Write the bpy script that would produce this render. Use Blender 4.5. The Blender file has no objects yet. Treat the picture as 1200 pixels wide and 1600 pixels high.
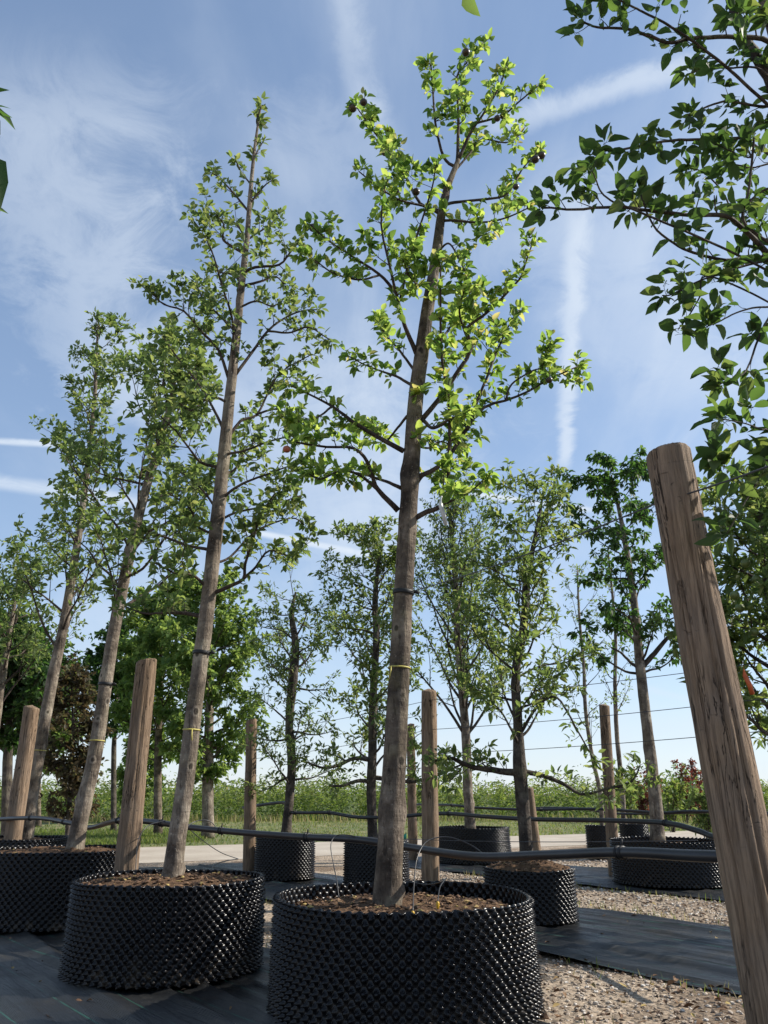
import bpy, math, random
import numpy as np
from mathutils import Vector, Matrix, noise as mnoise

random.seed(7)
rng = np.random.default_rng(7)
scene = bpy.context.scene
COL = scene.collection
PI = math.pi

# ------------------------------------------------------------------ camera
S = 0.75                      # metres per layout unit
TH = math.radians(20.1)       # upward pitch
FPX = 1200.0                  # focal length, in pixels of the 1200x1600 photograph
CH = 1.154 * S                # camera height
CT, ST = math.cos(TH), math.sin(TH)
cam_d = bpy.data.cameras.new("camera")
cam_d.sensor_fit = 'VERTICAL'
cam_d.sensor_height = 24.0
cam_d.lens = 18.0
cam_d.clip_start = 0.05
cam_d.clip_end = 3000
cam = bpy.data.objects.new("camera", cam_d)
COL.objects.link(cam)
cam.location = (0, 0, CH)
cam.rotation_euler = (PI / 2 + TH, 0, 0)
scene.camera = cam

# ------------------------------------------------------------------ sun, sky, exposure
SUN_AZ = math.radians(80)     # clockwise from the viewing direction (+Y)
SUN_EL = math.radians(37)
sun_vec = Vector((math.sin(SUN_AZ) * math.cos(SUN_EL), math.cos(SUN_AZ) * math.cos(SUN_EL), math.sin(SUN_EL)))
sun_d = bpy.data.lights.new("sun", 'SUN')
sun_d.energy = 5.0
sun_d.angle = math.radians(0.6)
sun_d.color = (1.0, 0.94, 0.84)
sun = bpy.data.objects.new("sun", sun_d)
COL.objects.link(sun)
sun.rotation_euler = sun_vec.to_track_quat('Z', 'Y').to_euler()
sun.location = sun_vec * 60

scene.cycles.max_bounces = 6
scene.cycles.diffuse_bounces = 2
scene.cycles.glossy_bounces = 2
scene.cycles.transmission_bounces = 4
scene.cycles.transparent_max_bounces = 4
scene.cycles.sample_clamp_indirect = 4.0
scene.view_settings.view_transform = 'Standard'
scene.view_settings.look = 'None'
scene.view_settings.exposure = 0.4
scene.view_settings.gamma = 1.0
scene.view_settings.use_curve_mapping = False


def ray(px, py):
    u = (px - 600) / FPX
    v = (800 - py) / FPX
    return (u, CT - v * ST, ST + v * CT)


def P(px, py, Y):
    """the point of the place that lies Y layout units ahead on the sight line of a photo pixel"""
    r = ray(px, py)
    t = Y * S / r[1]
    return np.array((r[0] * t, Y * S, CH + r[2] * t))


def G(px, py, z=0.0):
    r = ray(px, py)
    t = (z - CH) / r[2]
    return np.array((r[0] * t, r[1] * t, z))


def pxm(p):
    """metres per photo pixel at a point"""
    return (p[1] * CT + (p[2] - CH) * ST) / FPX


def nd(tree, kind, **kw):
    n = tree.nodes.new(kind)
    for k, v in kw.items():
        if k.startswith('i_'):
            n.inputs[k[2:].replace('_', ' ')].default_value = v
        else:
            setattr(n, k, v)
    return n


def mth(tree, op, a, b=None, clamp=False):
    n = tree.nodes.new('ShaderNodeMath')
    n.operation = op
    n.use_clamp = clamp
    for i, x in enumerate((a, b)):
        if x is None:
            continue
        if isinstance(x, (int, float)):
            n.inputs[i].default_value = x
        else:
            tree.links.new(x, n.inputs[i])
    return n.outputs[0]


def maprange(tree, x, a, b, c=0.0, d=1.0, smooth=True):
    n = tree.nodes.new('ShaderNodeMapRange')
    n.interpolation_type = 'SMOOTHSTEP' if smooth else 'LINEAR'
    n.clamp = True
    tree.links.new(x, n.inputs[0])
    for i, v in enumerate((a, b, c, d)):
        n.inputs[i + 1].default_value = v
    return n.outputs[0]


def mixc(tree, fac, a, b, blend='MIX'):
    n = tree.nodes.new('ShaderNodeMix')
    n.data_type = 'RGBA'
    n.blend_type = blend
    for sock, x in ((n.inputs[0], fac), (n.inputs[6], a), (n.inputs[7], b)):
        if isinstance(x, (int, float)):
            sock.default_value = x
        elif isinstance(x, tuple):
            sock.default_value = x if len(x) == 4 else x + (1,)
        else:
            tree.links.new(x, sock)
    return n.outputs[2]


def build_world():
    w = bpy.data.worlds.new("World")
    scene.world = w
    w.use_nodes = True
    t = w.node_tree
    t.nodes.clear()
    L = t.links
    out = nd(t, 'ShaderNodeOutputWorld')
    bg = nd(t, 'ShaderNodeBackground')
    bg.inputs['Strength'].default_value = SKY_STRENGTH
    sky = nd(t, 'ShaderNodeTexSky', sky_type='NISHITA', sun_disc=False)
    sky.sun_elevation = SUN_EL
    sky.sun_rotation = SUN_AZ
    sky.altitude = 50
    sky.air_density = 1.0
    sky.dust_density = 0.05
    sky.ozone_density = 3.5
    tc = nd(t, 'ShaderNodeTexCoord')
    sep = nd(t, 'ShaderNodeSeparateXYZ')
    L.new(tc.outputs['Generated'], sep.inputs[0])
    x, y, z = sep.outputs
    zz = mth(t, 'MAXIMUM', z, 0.03)
    u = mth(t, 'DIVIDE', x, zz)
    v = mth(t, 'DIVIDE', y, zz)
    # cirrus on a layer overhead: soft broad sheets with fibrous streaks
    soft = mth(t, 'ADD', zz, 0.22)
    cu = mth(t, 'DIVIDE', x, soft)
    cv = mth(t, 'DIVIDE', y, soft)
    cmb = nd(t, 'ShaderNodeCombineXYZ')
    L.new(cu, cmb.inputs[0]); L.new(cv, cmb.inputs[1])
    mp = nd(t, 'ShaderNodeMapping')
    mp.inputs['Location'].default_value = CLOUD_OFF
    mp.inputs['Rotation'].default_value = (0, 0, math.radians(28))
    mp.inputs['Scale'].default_value = (1.5, 0.7, 1)
    L.new(cmb.outputs[0], mp.inputs[0])
    n1 = nd(t, 'ShaderNodeTexNoise', i_Scale=1.25, i_Detail=7.0, i_Roughness=0.52, i_Distortion=0.35)
    L.new(mp.outputs[0], n1.inputs['Vector'])
    mp2 = nd(t, 'ShaderNodeMapping')
    mp2.inputs['Rotation'].default_value = (0, 0, math.radians(48))
    mp2.inputs['Scale'].default_value = (6.5, 1.6, 1)
    L.new(cmb.outputs[0], mp2.inputs[0])
    n2 = nd(t, 'ShaderNodeTexNoise', i_Scale=1.6, i_Detail=8.0, i_Roughness=0.6, i_Distortion=0.5)
    L.new(mp2.outputs[0], n2.inputs['Vector'])
    a = maprange(t, n1.outputs[0], 0.40, 0.66)
    b = maprange(t, n2.outputs[0], 0.30, 0.72, 0.45, 1.0)
    dens = mth(t, 'MULTIPLY', mth(t, 'MULTIPLY', a, b), 0.42)
    haze = mth(t, 'MULTIPLY', mth(t, 'POWER', mth(t, 'SUBTRACT', 1.0, mth(t, 'MINIMUM', zz, 1.0)), 9.0), 0.62)   # the thin layer seen edge-on
    dens = mth(t, 'SUBTRACT', mth(t, 'ADD', dens, haze), mth(t, 'MULTIPLY', dens, haze))
    # condensation trails: straight lines on the same overhead layer
    nf = nd(t, 'ShaderNodeTexNoise', i_Scale=9.0, i_Detail=10.0, i_Roughness=0.68, i_Distortion=0.6)
    L.new(cmb.outputs[0], nf.inputs['Vector'])
    wob = mth(t, 'SUBTRACT', nf.outputs[0], 0.5)
    for (p0, p1, wpx, amt, wb) in TRAILS:
        r0, r1 = ray(*p0), ray(*p1)
        q0 = np.array((r0[0] / r0[2], r0[1] / r0[2])); q1 = np.array((r1[0] / r1[2], r1[1] / r1[2]))
        mid = ((p0[0] + p1[0]) / 2, (p0[1] + p1[1]) / 2)
        d = q1 - q0
        ln = np.linalg.norm(d); d = d / ln
        nrm = np.array((-d[1], d[0]))
        # width in layer units, measured across the trail in the middle
        dpx = np.array(p1, float) - np.array(p0, float); dpx /= np.linalg.norm(dpx)
        rm = ray(mid[0] - dpx[1] * wpx, mid[1] + dpx[0] * wpx)
        qm = np.array((rm[0] / rm[2], rm[1] / rm[2]))
        wd = abs(np.dot(qm - q0, nrm))
        dist = mth(t, 'ADD', mth(t, 'MULTIPLY', u, float(nrm[0])), mth(t, 'MULTIPLY', v, float(nrm[1])))
        dist = mth(t, 'SUBTRACT', dist, float(np.dot(nrm, q0)))
        dist = mth(t, 'ADD', dist, mth(t, 'MULTIPLY', wob, wd * wb))
        dist = mth(t, 'ABSOLUTE', dist)
        prof = maprange(t, dist, wd, wd * 0.1)
        al = mth(t, 'ADD', mth(t, 'MULTIPLY', u, float(d[0])), mth(t, 'MULTIPLY', v, float(d[1])))
        al = mth(t, 'SUBTRACT', al, float(np.dot(d, q0)))
        e0 = maprange(t, al, -0.12 * ln, 0.10 * ln)
        e1 = maprange(t, al, 1.12 * ln, 0.90 * ln)
        fac = mth(t, 'MULTIPLY', mth(t, 'MULTIPLY', prof, mth(t, 'MULTIPLY', e0, e1)), mth(t, 'MULTIPLY', maprange(t, nf.outputs[0], 0.25, 0.6, 0.55, 1.0), amt))
        dens = mth(t, 'SUBTRACT', mth(t, 'ADD', dens, fac), mth(t, 'MULTIPLY', dens, fac))
    gm = nd(t, 'ShaderNodeGamma')
    gm.inputs['Gamma'].default_value = 0.62          # tone curve: compresses the sky's range and softens its blue
    L.new(sky.outputs[0], gm.inputs['Color'])
    sc_ = mixc(t, 1.0, gm.outputs[0], SKY_TINT, 'MULTIPLY')
    col = mixc(t, dens, sc_, CLOUD_COL)
    L.new(col, bg.inputs['Color'])
    L.new(bg.outputs[0], out.inputs['Surface'])


SKY_STRENGTH = 0.14
SKY_TINT = (1.50, 1.57, 1.70)
CLOUD_COL = (4.15, 4.65, 5.3)
CLOUD_OFF = (4.7, 9.1, 0.0)
TRAILS = [((905, 330), (880, 730), 25, 0.72, 2.0),
          ((535, -60), (580, 190), 46, 0.42, 1.8),
          ((760, 195), (1090, 100), 32, 0.62, 1.8),
          ((-60, 686), (130, 697), 8, 0.85, 0.8),
          ((-60, 745), (230, 785), 16, 0.75, 0.8),
          ((380, 828), (580, 868), 8, 0.95, 0.6),
          ((740, 772), (920, 797), 7, 1.0, 0.6),
          ((985, 1070), (1120, 1105), 8, 0.25, 0.6),
          ((20, 120), (250, 660), 190, 0.45, 2.2),
          ((380, 560), (640, 880), 190, 0.40, 2.0),
          ((430, 260), (620, 215), 100, 0.20, 2.4),
          ((830, 300), (1130, 620), 130, 0.34, 2.0)]
build_world()


# ------------------------------------------------------------------ helpers
def tag(o, label=None, cat=None, group=None, kind=None):
    if label: o['label'] = label
    if cat: o['category'] = cat
    if group: o['group'] = group
    if kind: o['kind'] = kind
    return o


def empty(name, loc, label=None, cat=None, group=None):
    o = bpy.data.objects.new(name, None)
    o.empty_display_size = 0.1
    o.location = Vector(loc)
    COL.objects.link(o)
    return tag(o, label, cat, group)


class MB:
    """collects vertices and faces for one mesh"""
    def __init__(self):
        self.v = []; self.q = []; self.t = []; self.a = []; self.n = 0

    def add(self, v, q=None, t=None, a=0.5):
        v = np.asarray(v, float).reshape(-1, 3)
        if q is not None and len(q): self.q.append(np.asarray(q, int).reshape(-1, 4) + self.n)
        if t is not None and len(t): self.t.append(np.asarray(t, int).reshape(-1, 3) + self.n)
        self.v.append(v)
        self.a.append(np.broadcast_to(np.asarray(a, float), (len(v),)))
        self.n += len(v)

    def mesh(self, name, smooth=True):
        me = bpy.data.meshes.new(name)
        v = np.concatenate(self.v) if self.v else np.zeros((0, 3))
        q = np.concatenate(self.q) if self.q else np.zeros((0, 4), int)
        t = np.concatenate(self.t) if self.t else np.zeros((0, 3), int)
        me.vertices.add(len(v)); me.vertices.foreach_set('co', v.astype(np.float32).ravel())
        loops = np.concatenate([q.ravel(), t.ravel()]).astype(np.int32)
        me.loops.add(len(loops)); me.loops.foreach_set('vertex_index', loops)
        n = len(q) + len(t)
        starts = np.concatenate([np.arange(len(q)) * 4, len(q) * 4 + np.arange(len(t)) * 3]).astype(np.int32)
        me.polygons.add(n); me.polygons.foreach_set('loop_start', starts)
        me.polygons.foreach_set('use_smooth', np.full(n, smooth))
        at = me.attributes.new('tint', 'FLOAT', 'POINT')
        at.data.foreach_set('value', np.concatenate(self.a).astype(np.float32))
        me.update(calc_edges=True)
        me.validate()
        return me

    def build(self, name, mat, parent=None, smooth=True):
        if parent is not None:
            off = np.array(parent['_w']) if '_w' in parent else np.array(parent.location)
            self.v = [a - off for a in self.v]
        me = self.mesh(name, smooth)
        return link(name, me, mat, parent)


WORLD_OFF = {}


def link(name, me, mat, parent=None):
    o = bpy.data.objects.new(name, me)
    if mat is not None and not me.materials:
        me.materials.append(mat)
    COL.objects.link(o)
    if parent is not None:
        o.parent = parent
    return o


def wbuild(mb, name, mat, parent, root, smooth=True):
    """sub-part: parent is a part whose own origin equals root's"""
    off = np.array(root.location)
    mb.v = [a - off for a in mb.v]
    me = mb.mesh(name, smooth)
    return link(name, me, mat, parent)


def norm(v):
    v = np.asarray(v, float)
    return v / (np.linalg.norm(v, axis=-1, keepdims=True) + 1e-12)


def spline(pts, step=None, n=None):
    """Catmull-Rom through points (any dimension)"""
    p = np.asarray(pts, float)
    if len(p) < 3:
        k = n or 4
        s = np.linspace(0, 1, k)[:, None]
        return p[0] * (1 - s) + p[-1] * s
    pp = np.vstack([2 * p[0] - p[1], p, 2 * p[-1] - p[-2]])
    per = max(2, int((n or 24) / (len(p) - 1)))
    out = []
    for i in range(len(p) - 1):
        a, b, c, d = pp[i:i + 4]
        for s in np.linspace(0, 1, per, endpoint=False):
            out.append(0.5 * ((2 * b) + (-a + c) * s + (2 * a - 5 * b + 4 * c - d) * s ** 2 + (-a + 3 * b - 3 * c + d) * s ** 3))
    out.append(p[-1])
    return np.array(out)


def tube(mb, pts, rad, n=6, cap=True, disp=None, a=0.5):
    p = np.asarray(pts, float)
    m = len(p)
    r = np.broadcast_to(np.asarray(rad, float), (m,)).copy()
    tg = norm(np.gradient(p, axis=0))
    mean = np.abs(norm(p[-1] - p[0]))
    ref = np.zeros(3); ref[int(np.argmin(mean))] = 1
    s1 = norm(np.cross(tg, ref)); s2 = np.cross(tg, s1)
    ang = np.linspace(0, 2 * PI, n, endpoint=False)
    ring = s1[:, None, :] * np.cos(ang)[None, :, None] + s2[:, None, :] * np.sin(ang)[None, :, None]
    rr = r[:, None] * np.ones(n)
    if disp is not None:
        rr = rr * disp(p, ring, ang)
    v = p[:, None, :] + ring * rr[:, :, None]
    v = v.reshape(-1, 3)
    i, j = np.meshgrid(np.arange(m - 1), np.arange(n), indexing='ij')
    j2 = (j + 1) % n
    q = np.stack([i * n + j, (i + 1) * n + j, (i + 1) * n + j2, i * n + j2], -1).reshape(-1, 4)
    q = q[:, ::-1]
    t = []
    if cap:
        v = np.vstack([v, p[-1] + tg[-1] * r[-1] * 0.3, p[0]])
        k = m * n
        jj = np.arange(n)
        t = np.concatenate([np.stack([np.full(n, k), (m - 1) * n + (jj + 1) % n, (m - 1) * n + jj], -1)[:, ::-1],
                            np.stack([np.full(n, k + 1), jj, (jj + 1) % n], -1)[:, ::-1]])
    mb.add(v, q, t, a)
    return p, tg


def fbm(x, y, z, o=3):
    s = 0; a = 1; f = 1
    for _ in range(o):
        s += a * mnoise.noise(Vector((x * f, y * f, z * f))); a *= 0.5; f *= 2.05
    return s


# ------------------------------------------------------------------ materials
def new_mat(name):
    m = bpy.data.materials.new(name)
    m.use_nodes = True
    t = m.node_tree
    b = t.nodes['Principled BSDF']
    return m, t, b


def ramp(t, fac, stops):
    n = t.nodes.new('ShaderNodeValToRGB')
    el = n.color_ramp.elements
    while len(el) < len(stops):
        el.new(0.5)
    for e, (p, c) in zip(el, stops):
        e.position = p; e.color = c + (1,)
    t.links.new(fac, n.inputs[0])
    return n.outputs[0]


def ncoord(t, scale=(1, 1, 1), out='Object'):
    tc = t.nodes.new('ShaderNodeTexCoord')
    mp = t.nodes.new('ShaderNodeMapping')
    mp.inputs['Scale'].default_value = scale
    t.links.new(tc.outputs[out], mp.inputs[0])
    return mp.outputs[0]


def ntex(t, vec, scale, detail=4.0, rough=0.55, dist=0.0):
    n = nd(t, 'ShaderNodeTexNoise', i_Scale=scale, i_Detail=detail, i_Roughness=rough, i_Distortion=dist)
    t.links.new(vec, n.inputs['Vector'])
    return n.outputs[0]


def bump(t, b, h, strength=0.4, dist=0.01):
    n = t.nodes.new('ShaderNodeBump')
    n.inputs['Strength'].default_value = strength
    n.inputs['Distance'].default_value = dist
    t.links.new(h, n.inputs['Height'])
    t.links.new(n.outputs[0], b.inputs['Normal'])


def attr(t, name='tint'):
    n = t.nodes.new('ShaderNodeAttribute')
    n.attribute_name = name
    return n.outputs['Fac']


def leaf_mat(name, stops, tstops, use_obj=False, trans=0.45, rough=0.56):
    m, t, b = new_mat(name)
    if use_obj:
        oi = t.nodes.new('ShaderNodeObjectInfo')
        f = oi.outputs['Random']
    else:
        f = attr(t)
    c = ramp(t, f, stops)
    ct = ramp(t, f, tstops)
    tc = ncoord(t, (1, 1, 1), 'Object')
    nz = ntex(t, tc, 30.0, 2.0)
    c2 = mixc(t, mth(t, 'MULTIPLY', nz, 0.35), c, (0.02, 0.035, 0.01))
    t.links.new(c2, b.inputs['Base Color'])
    b.inputs['Roughness'].default_value = rough
    b.inputs['Specular IOR Level'].default_value = 0.32
    tr = t.nodes.new('ShaderNodeBsdfTranslucent')
    t.links.new(ct, tr.inputs['Color'])
    mx = t.nodes.new('ShaderNodeMixShader')
    mx.inputs[0].default_value = trans
    t.links.new(b.outputs[0], mx.inputs[1]); t.links.new(tr.outputs[0], mx.inputs[2])
    t.links.new(mx.outputs[0], t.nodes['Material Output'].inputs['Surface'])
    return m


LEAF = {}


def leaf_pair(key, stops, tstops, **kw):
    LEAF[key] = (leaf_mat('leaf_' + key, stops, tstops, False, **kw), leaf_mat('leaf_single_' + key, stops, tstops, True, **kw))


leaf_pair('bright', [(0, (0.04, 0.078, 0.024)), (0.45, (0.085, 0.145, 0.038)), (1, (0.16, 0.20, 0.06))],
          [(0, (0.15, 0.28, 0.05)), (0.4, (0.42, 0.60, 0.10)), (0.9, (0.62, 0.74, 0.14)), (1, (0.74, 0.60, 0.22))], trans=0.58)
leaf_pair('green', [(0, (0.048, 0.078, 0.032)), (0.6, (0.080, 0.120, 0.048)), (1, (0.130, 0.168, 0.068))],
          [(0, (0.22, 0.33, 0.08)), (0.7, (0.37, 0.48, 0.11)), (1, (0.54, 0.57, 0.16))])
leaf_pair('near', [(0, (0.034, 0.056, 0.026)), (0.6, (0.056, 0.086, 0.036)), (1, (0.100, 0.130, 0.052))],  # darker than 'green': the overhanging crown's shaded undersides put into leaf colour
          [(0, (0.09, 0.18, 0.035)), (0.7, (0.17, 0.30, 0.05)), (1, (0.36, 0.44, 0.09))], trans=0.42)
leaf_pair('grey_green', [(0, (0.05, 0.085, 0.04)), (0.6, (0.085, 0.125, 0.055)), (1, (0.14, 0.18, 0.08))],
          [(0, (0.20, 0.31, 0.07)), (0.7, (0.34, 0.45, 0.10)), (1, (0.52, 0.57, 0.17))])
leaf_pair('deep', [(0, (0.030, 0.058, 0.025)), (0.6, (0.052, 0.088, 0.036)), (1, (0.082, 0.122, 0.048))],
          [(0, (0.07, 0.17, 0.03)), (0.7, (0.12, 0.26, 0.04)), (1, (0.22, 0.36, 0.06))])
leaf_pair('lush', [(0, (0.050, 0.098, 0.028)), (0.6, (0.080, 0.145, 0.042)), (1, (0.125, 0.19, 0.058))],
          [(0, (0.25, 0.39, 0.08)), (0.7, (0.41, 0.54, 0.11)), (1, (0.54, 0.64, 0.16))])
leaf_pair('copper', [(0, (0.035, 0.030, 0.020)), (0.5, (0.065, 0.050, 0.032)), (1, (0.11, 0.11, 0.05))],
          [(0, (0.09, 0.06, 0.03)), (0.6, (0.17, 0.12, 0.05)), (1, (0.22, 0.24, 0.08))])
leaf_pair('crop', [(0, (0.05, 0.095, 0.024)), (0.45, (0.11, 0.16, 0.035)), (0.86, (0.19, 0.22, 0.06)), (1, (0.28, 0.25, 0.11))],
          [(0, (0.18, 0.30, 0.05)), (0.8, (0.36, 0.44, 0.08)), (1, (0.45, 0.40, 0.16))], rough=0.55)
leaf_pair('red', [(0, (0.06, 0.02, 0.022)), (1, (0.14, 0.045, 0.04))], [(0, (0.22, 0.05, 0.04)), (1, (0.34, 0.12, 0.07))])
leaf_pair('grass', [(0, (0.06, 0.10, 0.022)), (0.6, (0.11, 0.15, 0.035)), (0.85, (0.20, 0.20, 0.07)), (1, (0.36, 0.29, 0.14))],
          [(0, (0.18, 0.28, 0.04)), (0.7, (0.30, 0.36, 0.07)), (1, (0.40, 0.34, 0.16))], rough=0.6)


def bark_mat(name, dark, mid, light, moss=0.0, sc=1.0):
    m, t, b = new_mat(name)
    v = ncoord(t)
    n1 = ntex(t, v, 7.0 * sc, 6.0, 0.62)
    vs = ncoord(t, (1.0, 1.0, 6.0))
    n2 = ntex(t, vs, 10.0 * sc, 4.0, 0.6)             # horizontal lenticel bands
    n3 = ntex(t, ncoord(t, (5.0, 5.0, 1.0)), 9.0 * sc, 5.0, 0.65, 0.6)   # vertical fissures
    c = ramp(t, n1, [(0.34, dark), (0.5, mid), (0.66, light)])
    lent = maprange(t, n2, 0.60, 0.70)
    c = mixc(t, mth(t, 'MULTIPLY', mth(t, 'MULTIPLY', lent, maprange(t, ntex(t, v, 12.0, 3.0), 0.45, 0.6)), 0.55), c, light)
    fis = maprange(t, n3, 0.45, 0.34)
    c = mixc(t, mth(t, 'MULTIPLY', fis, 0.7), c, tuple(x * 0.35 for x in dark))
    sp = ntex(t, v, 55.0 * sc, 3.0, 0.7)
    c = mixc(t, mth(t, 'MULTIPLY', maprange(t, sp, 0.62, 0.72), 0.5), c, tuple(min(1, x * 1.7) for x in light))
    vk = nd(t, 'ShaderNodeTexVoronoi', i_Scale=8.0)          # scattered dark knots with a paler lip
    t.links.new(ncoord(t, (1.0, 1.0, 0.8)), vk.inputs['Vector'])
    kb = nd(t, 'ShaderNodeRGBToBW')
    t.links.new(vk.outputs['Color'], kb.inputs[0])
    keep = maprange(t, kb.outputs[0], 0.50, 0.56)
    dd = mth(t, 'ADD', vk.outputs['Distance'], mth(t, 'MULTIPLY', n1, 0.12))
    kn = mth(t, 'MULTIPLY', maprange(t, dd, 0.20, 0.14), keep)
    lip = mth(t, 'MULTIPLY', maprange(t, dd, 0.30, 0.20), keep)
    c = mixc(t, mth(t, 'MULTIPLY', lip, 0.45), c, light)
    c = mixc(t, mth(t, 'MULTIPLY', kn, 0.85), c, tuple(x * 0.4 for x in dark))
    if moss:
        nm = ntex(t, v, 3.5, 5.0, 0.65)
        c = mixc(t, mth(t, 'MULTIPLY', maprange(t, nm, 0.48, 0.62), moss), c, (0.12, 0.115, 0.03))
    t.links.new(c, b.inputs['Base Color'])
    b.inputs['Roughness'].default_value = 0.85
    b.inputs['Specular IOR Level'].default_value = 0.25
    h = mth(t, 'ADD', mth(t, 'MULTIPLY', n1, 0.8), mth(t, 'ADD', mth(t, 'MULTIPLY', n3, 1.0), mth(t, 'MULTIPLY', n2, 0.25)))
    bump(t, b, h, 1.0, 0.022)
    return m


BARK = bark_mat('bark_grey_brown', (0.045, 0.034, 0.026), (0.13, 0.10, 0.075), (0.29, 0.235, 0.182), 0.25)
BARK_PALE = bark_mat('bark_pale', (0.072, 0.055, 0.043), (0.20, 0.16, 0.123), (0.39, 0.33, 0.26), 0.15)
BARK_DARK = bark_mat('bark_dark', (0.035, 0.028, 0.024), (0.075, 0.06, 0.05), (0.16, 0.135, 0.11), 0.2)
TWIG = bark_mat('bark_twig', (0.035, 0.026, 0.022), (0.075, 0.056, 0.045), (0.13, 0.10, 0.08), 0.1)


def wood_mat():
    m, t, b = new_mat('weathered_post_wood')
    oi = t.nodes.new('ShaderNodeObjectInfo')
    v = ncoord(t)
    g = ntex(t, ncoord(t, (14.0, 14.0, 1.1)), 3.2, 7.0, 0.62, 0.5)
    n1 = ntex(t, v, 4.5, 5.0, 0.6)
    c = ramp(t, g, [(0.25, (0.11, 0.072, 0.046)), (0.45, (0.235, 0.160, 0.102)), (0.62, (0.32, 0.222, 0.145)), (0.82, (0.42, 0.305, 0.208))])
    fg = ntex(t, ncoord(t, (34.0, 34.0, 1.6)), 4.0, 5.0, 0.7, 0.4)
    c = mixc(t, mth(t, 'MULTIPLY', maprange(t, fg, 0.54, 0.40), 0.5), c, (0.07, 0.043, 0.028))
    c = mixc(t, mth(t, 'MULTIPLY', maprange(t, n1, 0.4, 0.7), 0.45), c, (0.22, 0.17, 0.134))
    crk = ntex(t, ncoord(t, (9.0, 9.0, 0.7)), 2.2, 5.0, 0.6, 1.2)
    cm = maprange(t, mth(t, 'ABSOLUTE', mth(t, 'SUBTRACT', crk, 0.5)), 0.014, 0.003)
    cm = mth(t, 'MULTIPLY', cm, maprange(t, ntex(t, v, 2.2, 2.0), 0.44, 0.56))
    crk2 = ntex(t, ncoord(t, (2.0, 2.0, 7.0)), 2.0, 4.0, 0.6, 1.0)
    cm2 = mth(t, 'MULTIPLY', maprange(t, mth(t, 'ABSOLUTE', mth(t, 'SUBTRACT', crk2, 0.5)), 0.006, 0.001), maprange(t, n1, 0.58, 0.66))
    cc = mth(t, 'MAXIMUM', cm, cm2)
    c = mixc(t, mth(t, 'MULTIPLY', cc, 0.85), c, (0.03, 0.02, 0.015))
    hv = nd(t, 'ShaderNodeHueSaturation')
    t.links.new(c, hv.inputs['Color'])
    t.links.new(maprange(t, oi.outputs['Random'], 0, 1, 0.82, 1.12, False), hv.inputs['Value'])
    t.links.new(hv.outputs[0], b.inputs['Base Color'])
    b.inputs['Roughness'].default_value = 0.8
    b.inputs['Specular IOR Level'].default_value = 0.25
    h = mth(t, 'SUBTRACT', mth(t, 'ADD', mth(t, 'MULTIPLY', g, 0.6), mth(t, 'MULTIPLY', fg, 0.5)), mth(t, 'MULTIPLY', cc, 1.2))
    bump(t, b, h, 1.0, 0.012)
    return m


WOOD = wood_mat()


def simple(name, col, rough=0.6, nscale=20.0, var=0.25, bstr=0.15, spec=0.4, bdist=0.004):
    m, t, b = new_mat(name)
    v = ncoord(t)
    n = ntex(t, v, nscale, 5.0, 0.6)
    c = ramp(t, n, [(0.25, tuple(x * (1 - var) for x in col)), (0.75, tuple(min(1, x * (1 + var)) for x in col))])
    t.links.new(c, b.inputs['Base Color'])
    b.inputs['Roughness'].default_value = rough
    b.inputs['Specular IOR Level'].default_value = spec
    bump(t, b, n, bstr, bdist)
    return m


def tinted(name, stops, rough=0.8, nscale=60.0):
    m, t, b = new_mat(name)
    c = ramp(t, attr(t), stops)
    n = ntex(t, ncoord(t), nscale, 4.0, 0.6)
    c = mixc(t, mth(t, 'MULTIPLY', n, 0.35), c, tuple(x * 0.5 for x in stops[0][1]))
    t.links.new(c, b.inputs['Base Color'])
    b.inputs['Roughness'].default_value = rough
    b.inputs['Specular IOR Level'].default_value = 0.25
    bump(t, b, n, 0.3, 0.004)
    return m


def pot_mat():
    m, t, b = new_mat('black_moulded_plastic')
    v = ncoord(t)
    n = ntex(t, v, 6.0, 5.0, 0.6)
    d = ntex(t, v, 90.0, 3.0, 0.6)
    c = ramp(t, n, [(0.3, (0.0045, 0.0042, 0.0052)), (0.75, (0.010, 0.0094, 0.0105))])
    c = mixc(t, mth(t, 'MULTIPLY', maprange(t, d, 0.60, 0.75), 0.3), c, (0.06, 0.052, 0.045))
    sz_ = nd(t, 'ShaderNodeSeparateXYZ')
    t.links.new(v, sz_.inputs[0])
    mud = mth(t, 'MULTIPLY', maprange(t, ntex(t, v, 14.0, 6.0, 0.7), 0.50, 0.66), maprange(t, sz_.outputs[2], 0.16, 0.0))
    c = mixc(t, mth(t, 'MULTIPLY', mud, 0.55), c, (0.11, 0.085, 0.06))
    t.links.new(c, b.inputs['Base Color'])
    r = maprange(t, n, 0.3, 0.7, 0.20, 0.32)
    t.links.new(r, b.inputs['Roughness'])
    b.inputs['Specular IOR Level'].default_value = 0.28
    return m


POT = pot_mat()
PIPE = simple('black_pipe_plastic', (0.022, 0.022, 0.024), 0.38, 9.0, 0.4, 0.05, 0.5)
BLACK_STRAP = simple('black_rubber_strap', (0.012, 0.012, 0.013), 0.55, 30.0)
WIRE = simple('dark_wire', (0.06, 0.06, 0.065), 0.45, 40.0)
TAPE = simple('yellow_tape', (0.50, 0.43, 0.11), 0.5, 40.0)
TAG_WHITE = simple('white_tag', (0.62, 0.62, 0.60), 0.5, 30.0)
TAG_RED = simple('orange_tag', (0.62, 0.13, 0.04), 0.5, 30.0)
GREEN_PLASTIC = simple('green_tie', (0.02, 0.30, 0.20), 0.4, 30.0)
EMITTER = simple('yellow_emitter', (0.55, 0.33, 0.03), 0.4, 30.0)
APPLE = simple('apple_brown_red', (0.045, 0.030, 0.018), 0.38, 12.0, 0.5, 0.03, 0.5)
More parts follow.
